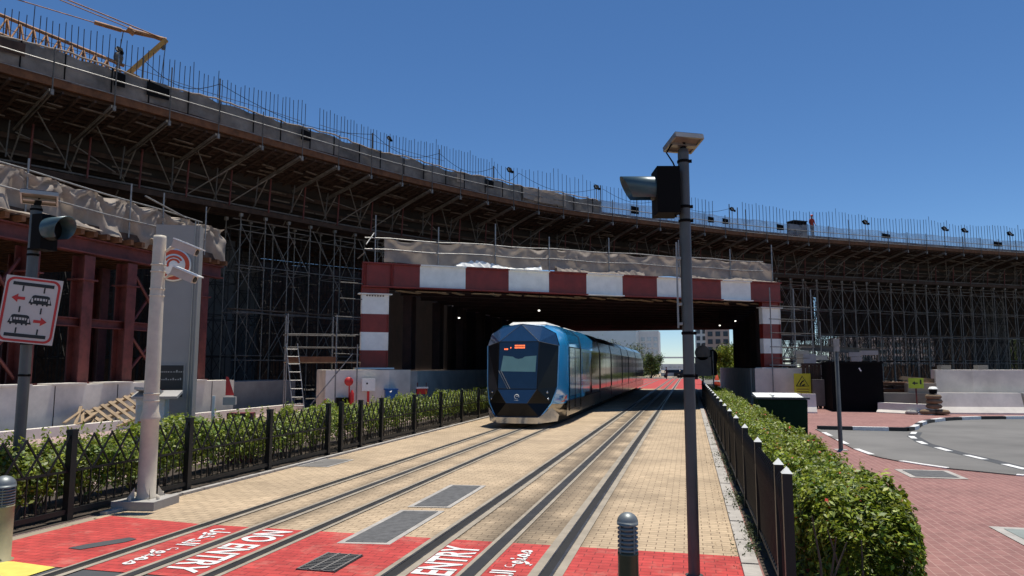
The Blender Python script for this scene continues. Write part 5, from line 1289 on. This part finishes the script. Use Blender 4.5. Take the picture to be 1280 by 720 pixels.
# right hand objects
t = thing('waste_skip','dark green steel waste container with pale lid beyond the right hedge','waste container',(2.4,21.2,0))
MB().box((2.42,21.4,.55),(1.2,1.4,1.02),taper=1.04).build('body', M['dkgreen'], t); m = MB(); m.box((2.42,21.4,1.10),(1.36,1.56,.05)); m.build('rim', M['darkasph'], t)
m = MB(); m.box((2.36,21.4,1.14),(1.2,1.4,.04),rot=Euler((R(3),0,0)).to_matrix()); m.box((2.2,21.4,1.17),(.05,1.3,.03)); m.build('lid', M['white'], t)
for x_,y_ in ((1.9,20.8),(2.95,20.8),(1.9,22.0),(2.95,22.0)): MB().lathe((x_,y_,.06),[(0,-.03),(.06,-.03),(.06,.03),(0,.03)],10,axis=(1,0,0)).build('wheel', M['rubber'], t)
def jersey(a, b, h, label, wb=.6, wt=.2, m=M['barrier']):
    a, b = Vector((*a,0)), Vector((*b,0)); d = (b-a).normalized(); n_ = Vector((-d.y,d.x,0)); prof = [(-wb/2,0),(wb/2,0),(wb/2,.08*h),(wb*.3,.35*h),(wt/2,h),(-wt/2,h),(-wb*.3,.35*h),(-wb/2,.08*h)]
    vs = [p_+n_*o_+Vector((0,0,z_)) for p_ in (a,b) for o_,z_ in prof]; mb = MB(); mb.add(vs,[tuple(range(7,-1,-1)),tuple(range(8,16))]+[(i,(i+1)%8,(i+1)%8+8,i+8) for i in range(8)])
    tag(mb.build('concrete_barrier', m), label, 'barrier', 'white concrete barriers')
jersey((2.9,32.6),(4.55,32.8),.82,'white concrete barrier behind the green waste container')
jersey((4.6,32.8),(5.15,32.8),.80,'short white concrete barrier unit next to the black hoarding')
t = thing('warning_sign','yellow warning sign with a black triangle on the right concrete block','sign',(4.9,36.4,0)); sc_ = at(1003,480,36.4)
MB().box(sc_,(.74,.03,.98)).build('plate', M['signyel'], t); m = MB(); tri = [sc_+Vector((-.27,-.02,-.10)),sc_+Vector((.27,-.02,-.10)),sc_+Vector((0,-.02,.36))]
m.path(tri+[tri[0]],.022,4); m.path([sc_+Vector((-.12,-.025,-.06)),sc_+Vector((-.02,-.025,.10)),sc_+Vector((.06,-.025,.16))],.03,4); m.path([sc_+Vector((-.02,-.025,-.08)),sc_+Vector((.10,-.025,-.02))],.03,4)
m.build('pictogram', M['signblk'], t); m = MB()
for z_ in (-.24,-.36): m.box(sc_+Vector((0,-.02,z_)),(.54,.01,.03))
m.build('lettering', M['timber'], t); MB().box(Vector((sc_.x,36.47,sc_.z/2)),(.06,.06,sc_.z)).build('stake', M['black'], t)
t = thing('hoarding_container','large matt black site container at the right of the portal','container',(6.8,35,0))
x0 = at(1040,480,34.2).x; x1 = at(1104,480,34.2).x
MB().box(((x0+x1)/2,35.4,1.07),(x1-x0,2.4,2.14)).build('body', mat('hoarding_black',(0.006,0.006,0.007),.95,spec=0.1), t); m = MB()
for i in range(2): m.box(((x0+x1)/2,34.17,.03+i*2.08),(x1-x0+.06,.06,.08))
m.build('frame_rails', M['black'], t); p_ = at(1075,462,34.17); MB().box(p_,(.05,.02,.16),rot=Euler((0,R(-30),0)).to_matrix()).build('catch', M['white'], t)
t = thing('timber_screen','brown timber screen beside the black container','screen',(5.6,36,0)); m = MB()
for i in range(5): m.box((x0-.80+i*.17,36.6,1.05),(.14,.06,2.1))
for z_ in (.6,1.5,2.05): m.box((x0-.45,36.54,z_),(.9,.05,.10))
m.build('boards', M['timberd'], t)
MB().box((x0-.28,36.0,.75),(.5,.3,1.2)).build('grey_panel', M['concdark'], t)
MB().box(at(1105,440,37)+Vector((0,.3,0)),(9.0,.25,.35)) and None
t = thing('cross_beam','grey steel beam spanning above the black container','beam',(6.5,38,0))
MB().hbeam(at(1000,434,39.8),at(1098,440,39.8),.2,.3,.03).build('beam', M['galvd'], t)
for px in (1001,1097): q = at(px,440,39.8); MB().tube((q.x,q.y,0),q,.06,8).build('leg', M['galvd'], t)
for px,py,w_ in ((1001,441,.75),(1068,443,.55),(1086,441,.8),(1022,447,.9),(1070,449,.5)):
    q = at(px,py,39.5); MB().box(q,(w_,.25,.22)).build('stored_fittings', M['concrete'], t)
# timber stack, block, arrow sign, sacks
t = thing('timber_stack','stack of brown timber beams behind the low barrier','timber stack',(9.8,36.2,0)); m = MB()
for r_ in range(8):
    for i in range(4):
        if random.random() < .15: continue
        m.box((9.3+random.uniform(-.15,.15)+(.5 if r_ > 5 else 0),35.6+i*.3,.10+r_*.155),(2.2+random.uniform(-.5,.5),.22,.12),random.uniform(-.05,.05),mi=r_ % 2)
m.build('beams', [M['timberd'],M['timber']], t)
m = MB(); [m.bar((9.0+i*.05,35.2,1.40+.05*i),(11.0+.1*i,35.5,1.22+.05*i),.14,.05) for i in range(3)]; m.build('loose_boards', M['timberl'], t)
tag(MB().box((9.95,34.9,1.02),(1.5,.6,.42)).build('wrapped_bundle', M['tarpl']), 'grey white wrapped bundle on top of the concrete block by the timber', 'bundle')
tag(MB().box((9.0,34.6,.56),(2.1,.5,.5)).build('concrete_block', M['concdark']), 'low grey concrete block in front of the timber stack', 'concrete block')
jersey((7.9,34.0),(9.6,32.6),.42,'low white kerb barrier in front of the timber stack',.7,.35)
jersey((9.9,33.6),(13.2,34.1),.86,'white sloped concrete barrier unit below the high concrete wall, left one',.95,.25)
jersey((13.3,34.1),(17.5,34.7),.86,'white sloped concrete barrier unit below the high concrete wall, right one',.95,.25)
w_ = MB(); w_.poly([(10.3,34.6),(11.6,34.25),(22,35.6),(22,37.4),(10.7,36.6)],.72,1.80); w_.poly([(10.8,35.0),(22,36.0),(22,37.0),(11,36.2)],0,.715); tag(w_.build('high_concrete_wall', M['barrier']), 'high pale concrete wall box at the right edge behind the sloped barriers', 'wall')
for px in (1180,1226):
    q = at(px,460,36); tag(MB().box(q+Vector((0,0,.02)),(.45,.3,.22),.3).build('concrete_chock', M['concdark']), 'small grey concrete chock on top of the high wall, %s one' % ('left' if px < 1200 else 'right'), 'block')
t = thing('arrow_sign','yellow green arrow sign on a thin post in front of the timber','sign',(9.0,32.9,0)); q = at(1145,479,32.9)
MB().box(q,(.56,.03,.42)).build('plate', M['lime'], t); m = MB(); m.add([q+Vector((-.16,-.02,0)),q+Vector((-.04,-.02,-.08)),q+Vector((-.04,-.02,.08))],[(0,1,2)]); m.box(q+Vector((.0,-.02,0)),(.12,.006,.05)); m.box(q+Vector((.17,-.02,.03)),(.06,.006,.14)); m.box(q+Vector((.17,-.02,.12)),(.05,.006,.05)); m.build('arrow_and_figure', M['signblk'], t)
MB().tube((q.x,32.93,0),(q.x,32.93,q.z),.03,8).build('post', M['redsteel'], t)
for i,(dx,w2) in enumerate(((-.25,.42),(.22,.34))):
    p_ = Vector((q.x+dx,32.8,.09)); m = MB(); m.lathe(p_,[(.02,-.09),(w2*.55,-.06),(w2*.6,0),(w2*.4,.08),(0,.11)],12); tag(m.build('sand_bag', M['concrete']), 'pale sand bag at the foot of the arrow sign, %s one' % ('left' if i == 0 else 'right'), 'sand bag')
q = at(1168,515,32.6)
for i,(dx,dy,z_,lb) in enumerate(((-.24,0,.13,'bottom left'),(.26,0,.13,'bottom right'),(.0,.02,.36,'second layer'),(.02,.0,.56,'third layer'),(.0,.02,.74,'top'))):
    p_ = Vector((q.x+dx,32.6+dy,z_)); m = MB(); m.lathe(p_,[(.02,-.12),(.26,-.09),(.31,-.01),(.26,.07),(.0,.11)],14); o = m.build('gravel_sack', M['sack']); tag(o,'brown sack in the stack right of the arrow sign, %s' % lb,'sack')
t = thing('bucket','white bucket with black rim on top of the brown sacks','bucket',(q.x,32.6,.85)); MB().lathe((q.x,32.6,.85),[(.13,0),(.16,.2)],14).build('body', M['black'], t); MB().lathe((q.x,32.6,1.04),[(.18,0),(.12,.09),(0,.10)],14).build('lid', M['white'], t)
# road signs seen from behind in the tunnel
t = thing('round_road_sign','grey back of a round and a square road sign on one post beyond the hedge','road sign',(.74,40,0)); q = at(878,441,40); q2 = at(879,457,40)
MB().lathe(q,[(0,.01),(.40,.01),(.40,-.01),(0,-.01)],28,axis=(0,-1,0)).build('round_plate', M['concdark'], t); MB().box(q2+Vector((0,0,-.05)),(.84,.02,1.0)).build('square_plate', M['concdark'], t)
MB().tube((q.x,40.05,0),(q.x,40.05,q.z+.5),.04,8).build('post', M['poleg'], t)
t = thing('dark_road_sign','black backed oval sign turned sideways next to the round sign','road sign',(1.2,40.6,0)); q = at(891,446,40.6)
MB().lathe(q,[(0,.01),(.40,.01),(.40,-.01),(0,-.01)],24,axis=(.75,-.66,0)).box(q+Vector((.05,0,-.6)),(.4,.02,.8),.8).build('plates', M['signblk'], t); MB().tube((q.x,40.55,0),(q.x,40.55,q.z+.3),.035,8).build('post', M['galv'], t)
q = at(867,470,44); t = thing('notice_board','small white board with a pink band beyond the hedge end','notice',(q.x,44,0)); MB().box((q.x,44,q.z+.35),(.55,.03,.8)).build('board', M['white'], t); MB().box((q.x,43.98,q.z),(.5,.012,.4)).build('pink_band', mat('pink_band',(0.6,0.15,0.2),.6), t); MB().tube((q.x,44.03,0),(q.x,44.03,q.z),.03,6).build('post', M['poleg'], t)
q = at(896,470,75); t = thing('traffic_cone','orange cone standing far beyond the tunnel at right','cone',(q.x,75,0)); MB().lathe((q.x,75,0),[(.5,.05),(.5,.0)],12).lathe((q.x,75,0),[(.36,.05),(.1,1.1),(0,1.15)],14).build('body', M['orange'], t); MB().lathe((q.x,75,.45),[(.27,0),(.20,.22)],14).build('band', M['white'], t)

# ================================================================== CRANE
KD = 60
def cpix(px,py,dep):
    x=(px-640)/900; u=(360-py)/900; f=math.cos(PITCH)-u*math.sin(PITCH); z=math.sin(PITCH)+u*math.cos(PITCH)
    dx=-math.sin(YAW)*f+math.cos(YAW)*x; dy=math.cos(YAW)*f+math.sin(YAW)*x; t=dep/math.hypot(dx,dy); return Vector((dx*t,dy*t,CH+z*t))
head = cpix(208,50,KD); root = cpix(152,95,KD); far_ = cpix(-60,10,KD*.97); fwd = (far_-root).normalized()
base = far_+fwd*26; KR = thing('tower_crane','yellow lattice crane jib and stay lines rising behind the viaduct at top left','crane',(base.x,base.y,0))
side = fwd.cross(Vector((0,0,1))).normalized(); upv = side.cross(fwd).normalized()
if upv.z < 0: upv = -upv
def lattice(a,b,w,h,n,r,name,m):
    mb = MB(); d = (b-a).normalized(); sd_ = d.cross(Vector((0,0,1)))
    if sd_.length < .1: sd_ = Vector((1,0,0))
    sd_.normalize(); uu = sd_.cross(d).normalized(); ch = [sd_*w/2-uu*h/2, -sd_*w/2-uu*h/2, uu*h/2]
    for c_ in ch: mb.tube(a+c_,b+c_,r,6)
    for i in range(n):
        p0 = a.lerp(b,i/n); p1 = a.lerp(b,(i+.5)/n); p2 = a.lerp(b,(i+1)/n)
        mb.tube(p0+ch[0],p1+ch[2],r*.55,4); mb.tube(p1+ch[2],p2+ch[0],r*.55,4); mb.tube(p0+ch[1],p1+ch[2],r*.55,4); mb.tube(p1+ch[2],p2+ch[1],r*.55,4); mb.tube(p0+ch[0],p2+ch[1],r*.55,4); mb.tube(p0+ch[0],p0+ch[1],r*.5,4)
    return mb.build(name,m,KR)
lattice(base,root,1.9,1.7,46,.13,'jib',M['crane_br'])
MB().bar(root-Vector((0,0,.3)),head,.30,.34).bar(root+side*.5,head-(head-root)*.08,.10,.10).build('head_strut',M['craney'],KR)
MB().box(root+Vector((.5,.2,-.4)),(1.2,.8,1.0)).build('root_block',M['craney'],KR)
l1 = cpix(85,0,KD*.97); l1b = l1+(l1-head)*1.2; l2 = cpix(25,0,KD*.96); l2b = l2+(l2-cpix(120,28,KD))*1.2
m = MB(); m.tube(l1b,head,.05,5); m.tube(l1b+Vector((.3,0,-.35)),head+Vector((0,0,-.25)),.04,5); m.tube(cpix(165,38,KD),head,.16,6); m.tube(cpix(160,36,KD),cpix(168,42,KD),.25,6); m.build('stay_lines',M['crane_br'],KR)
m = MB(); m.tube(l2b,cpix(120,29,KD),.04,5); m.tube(cpix(118,28,KD),cpix(152,38,KD),.16,6); m.tube(cpix(152,38,KD),head,.10,6); m.build('pendant_bars',M['crane_br'],KR)
m = MB(); a = cpix(154,40,KD); b = cpix(148,72,KD); m.tube(a,b,.035,5); m.lathe(b,[(0,.5),(.3,.3),(.35,0),(.25,-.5),(0,-.7)],12); m.build('hoist_rope_and_block',M['galvd'],KR); m = MB(); m.tube(head,cpix(200,108,KD),.03,5); m.tube(cpix(204,56,KD),cpix(204,62,KD),.14,6); m.build('tip_rope',M['galvd'],KR)
lattice(Vector((base.x,base.y,0)),Vector((base.x,base.y,base.z+3)),1.8,1.8,14,.09,'mast',M['craney'])
MB().box(base+Vector((0,0,1.6)),(2.4,3.0,2.2)).build('operator_cab',M['craney'],KR)

# ================================================================== FAR BACKGROUND
def building(name,label,cx,cy,w,d,h,m,nx,nz,winm,rz=0,extra=None):
    t = thing(name,label,'building',(cx,cy,0)); rr_ = Matrix.Rotation(rz,3,'Z')
    MB().box((cx,cy,h/2),(w,d,h),rz).build('walls',m,t)
    for i in range(nx):
        for j in range(nz):
            q = MB(); lx = -w/2+w*(i+.5)/nx; z_ = 1.5+(h-3)*(j+.5)/nz
            q.box(Vector((cx,cy,z_))+rr_@Vector((lx,-d/2-.02,0)),(w/nx*.62,.12,(h-3)/nz*.62),rz); q.build('window',winm,t)
    return t
b = building('glass_tower','blue grey glass block under construction behind the tram roof',-24.5,205,22,18,17,M['bglass'],9,6,M['bglass'],0)
q = MB(); 
for i in range(14): q.box((-35+i*1.55,203,18.5),(.4,.4,3+1.2*(i%3)))
q.box((-24.5,203,20.5),(22,3,.5)); q.build('unfinished_floor',M['bconc'],b)
building('grey_block','grey block stepping down at the right of the glass tower',-9.6-2,215,7,14,12,M['bconc'],4,5,M['bglass'])
building('tall_building','tall beige tower seen through the right of the tunnel',6.0,160,4.6,10,22,M['bpink'],3,12,M['bwin'])
building('blue_tower','slim blue glass tower beside the beige tower',2.9,172,2.6,8,24,M['bglass'],2,14,M['bwin'])
building('low_block','low pale block on the far horizon between the towers',-6,400,24,20,3.2,M['bconc'],10,2,M['bwin'])
building('site_block','pale block far behind the scaffolds at right',60,190,50,20,9,M['bpink'],16,4,M['bwin'])
building('site_block','grey block far behind the steel columns at left',-110,70,16,50,12,M['bconc'],6,4,M['bwin'])
for i,(x,y,h,r_,lb) in enumerate(((-9.2,118,5.2,3.4,'bushy green tree just right of the tram tail'),(-6.2,124,4.0,2.4,'lower green tree right of the bushy one beyond the tunnel'),(-13.5,112,5.5,3.5,'dark green tree mostly hidden behind the tram'),(4.7,92,5.0,2.0,'yellow green tree beside the right tunnel wall'),(6.6,110,5.5,2.8,'green tree deeper behind the right tunnel wall'),(45,120,6,4,'tree far behind the right scaffolds, left one'),(58,130,6,4,'tree far behind the right scaffolds, right one'))):
    t = thing('tree',lb,'tree',(x,y,0))
    m = MB(); m.path([(x,y,0),(x+.1,y,h*.35),(x-.1,y,h*.7)],[.16,.12,.05],7)
    for k_ in range(7): a = random.random()*6.28; m.path([(x,y,h*.3+.1*k_),(x+math.cos(a)*r_*.5,y+math.sin(a)*r_*.5,h*.6+.1*k_)],[.07,.02],5)
    m.build('trunk',M['bark'],t)
    P = []
    for k_ in range(26):
        a = random.random()*6.28; rr_ = r_*.75*math.sqrt(random.random()); cc = Vector((x+math.cos(a)*rr_,y+math.sin(a)*rr_,h*random.uniform(.22,.9))); s_ = r_*random.uniform(.18,.34)
        P.append(np.array(cc)+rng.normal(size=(260,3))*s_*.55)
    P = np.concatenate(P); leaves(P,.13,[M['leafd'],M['leaf']] if 'yellow' not in lb else [M['leafl'],M['leaf']],[.6,.4],'crown',t)
P = []
for i in range(260):
    x = random.choice((random.uniform(-13,-8.2),random.uniform(2,6))); y = random.uniform(105,160); P.append(np.array((x,y,.3))+rng.normal(size=(40,3))*np.array((.35,.5,.22)))
tag(leaves(np.concatenate(P),.12,[M['leaf'],M['leafd']],[.5,.5],'roadside_shrubs'), kind='stuff')
tag(MB().box((-9.5,150,.35),(.4,90,.7)).build('low_wall',M['concdark']),'low grey wall along the far path right of the tram tail','wall')
t = thing('footbridge','low grey bridge line on the far horizon beyond the tunnel','bridge',(-4,300,0)); MB().box((-4,300,5.5),(90,3,.6)).build('deck',M['bconc'],t)
for i in range(5): MB().box((-44+i*22,300,2.6),(.8,1.2,5.2)).build('pillar',M['bconc'],t)
# parked cars on the far road (a few pixels each)
for i,(x,y,m_,lb) in enumerate(((-2.6,128,M['bconc'],'small silver car on the far road seen past the signal pole'),(-0.4,127,M['signblk'],'small dark car on the far road beside the silver one'))):
    t = thing('car',lb,'car',(x,y,0)); b = MB(); b.box((x,y,.55),(4.2,1.7,.6)); b.build('body',m_,t); b = MB(); b.box((x,y,1.1),(2.4,1.5,.55),taper=.8); b.build('cabin',M['glass'],t)
    for dx in (-1.3,1.3): MB().lathe((x+dx,y-.86,.32),[(0,-.05),(.32,-.05),(.32,.05),(0,.05)],14,axis=(0,1,0)).build('wheel',M['rubber'],t)

# ================================================================== PEOPLE
def person(loc, rz, label, top, bottom, pose='walk', hat=None, sc=1.0):
    t = thing('person',label,'person',loc); t.rotation_euler = (0,0,rz)
    J = {'pel':(0,0,.95),'che':(0,0,1.30),'neck':(0,0,1.50),'head':(0,.01,1.66),'crn':(0,.01,1.76)}
    st = .22 if pose == 'walk' else .05
    for s_,sg_ in (('l',-1),('r',1)):
        J['hip'+s_]=(sg_*.10,0,.90); J['kn'+s_]=(sg_*.11,sg_*st*.6+.04,.50); J['an'+s_]=(sg_*.11,sg_*st,.08); J['to'+s_]=(sg_*.12,sg_*st+.17,.03)
        J['sh'+s_]=(sg_*.19,0,1.42); J['el'+s_]=(sg_*.25,-sg_*st*.5,1.14); J['ha'+s_]=(sg_*.24,-sg_*st*.7+.12,.92); J['fi'+s_]=(sg_*.24,-sg_*st*.7+.16,.82)
    rad = {'pel':.14,'che':.15,'neck':.055,'head':.095,'crn':.075,'hip':.095,'kn':.06,'an':.045,'to':.035,'sh':.07,'el':.042,'ha':.032,'fi':.026}
    ed = [('pel','che'),('che','neck'),('neck','head'),('head','crn')]+[e for s_ in 'lr' for e in (('pel','hip'+s_),('hip'+s_,'kn'+s_),('kn'+s_,'an'+s_),('an'+s_,'to'+s_),('che','sh'+s_),('sh'+s_,'el'+s_),('el'+s_,'ha'+s_),('ha'+s_,'fi'+s_))]
    ks = list(J); me = bpy.data.meshes.new('body'); me.from_pydata([J[k_] for k_ in ks],[(ks.index(a),ks.index(b)) for a,b in ed],[])
    o = bpy.data.objects.new('body_src',me); COL.objects.link(o); sk = o.modifiers.new('s','SKIN'); ss = o.modifiers.new('u','SUBSURF'); ss.levels = 1
    for i,k_ in enumerate(ks):
        r_ = rad.get(k_) or rad[k_[:-1]]; me.skin_vertices[0].data[i].radius = (r_,r_); me.skin_vertices[0].data[i].use_root = (k_ == 'pel')
    bpy.context.view_layer.update(); dg = bpy.context.evaluated_depsgraph_get(); nm = bpy.data.meshes.new_from_object(o.evaluated_get(dg)); bpy.data.objects.remove(o)
    nm.materials.clear(); [nm.materials.append(x) for x in (M['skin'],top,bottom)]
    for p_ in nm.polygons:
        z_ = p_.center.z; p_.material_index = 0 if z_ > 1.50 or (abs(p_.center.x) > .2 and z_ < 1.0) else (1 if z_ > .92 else 2); p_.use_smooth = True
    b = bpy.data.objects.new('body',nm); COL.objects.link(b); b.parent = t
    hb_ = MB(); hb_.lathe((0,.01,1.70),[(.115,0),(.11,.05),(.07,.11),(0,.125)],14); hb_.build('helmet' if hat else 'hair', hat or M['black'], t, world=False)
    return t
s0 = ppx(1012,1.2,12); p_ = ep(s0,1.0,ZE+.55); person(tuple(p_), etan(s0)+math.pi, 'worker in red orange workwear and red helmet standing on the viaduct deck', M['clothr'], M['clothd'], 'stand', M['signred'])
q = at(833,466,112); person((q.x,112,0.01), .3, 'person in dark clothes walking far beyond the tunnel', M['clothd'], M['clothd'])
# dark site box on the deck by the worker
s0 = ppx(1000,.6,12); p_ = ep(s0,.9,ZE+.4); t = thing('site_box','dark site box on the viaduct deck beside the worker','box',tuple(p_)); MB().box(p_+Vector((0,0,.62)),(1.3,.8,1.2),etan(s0)).build('body',M['black'],t); MB().box(p_+Vector((0,0,1.25)),(1.4,.9,.06),etan(s0)).build('lid',M['darkasph'],t)
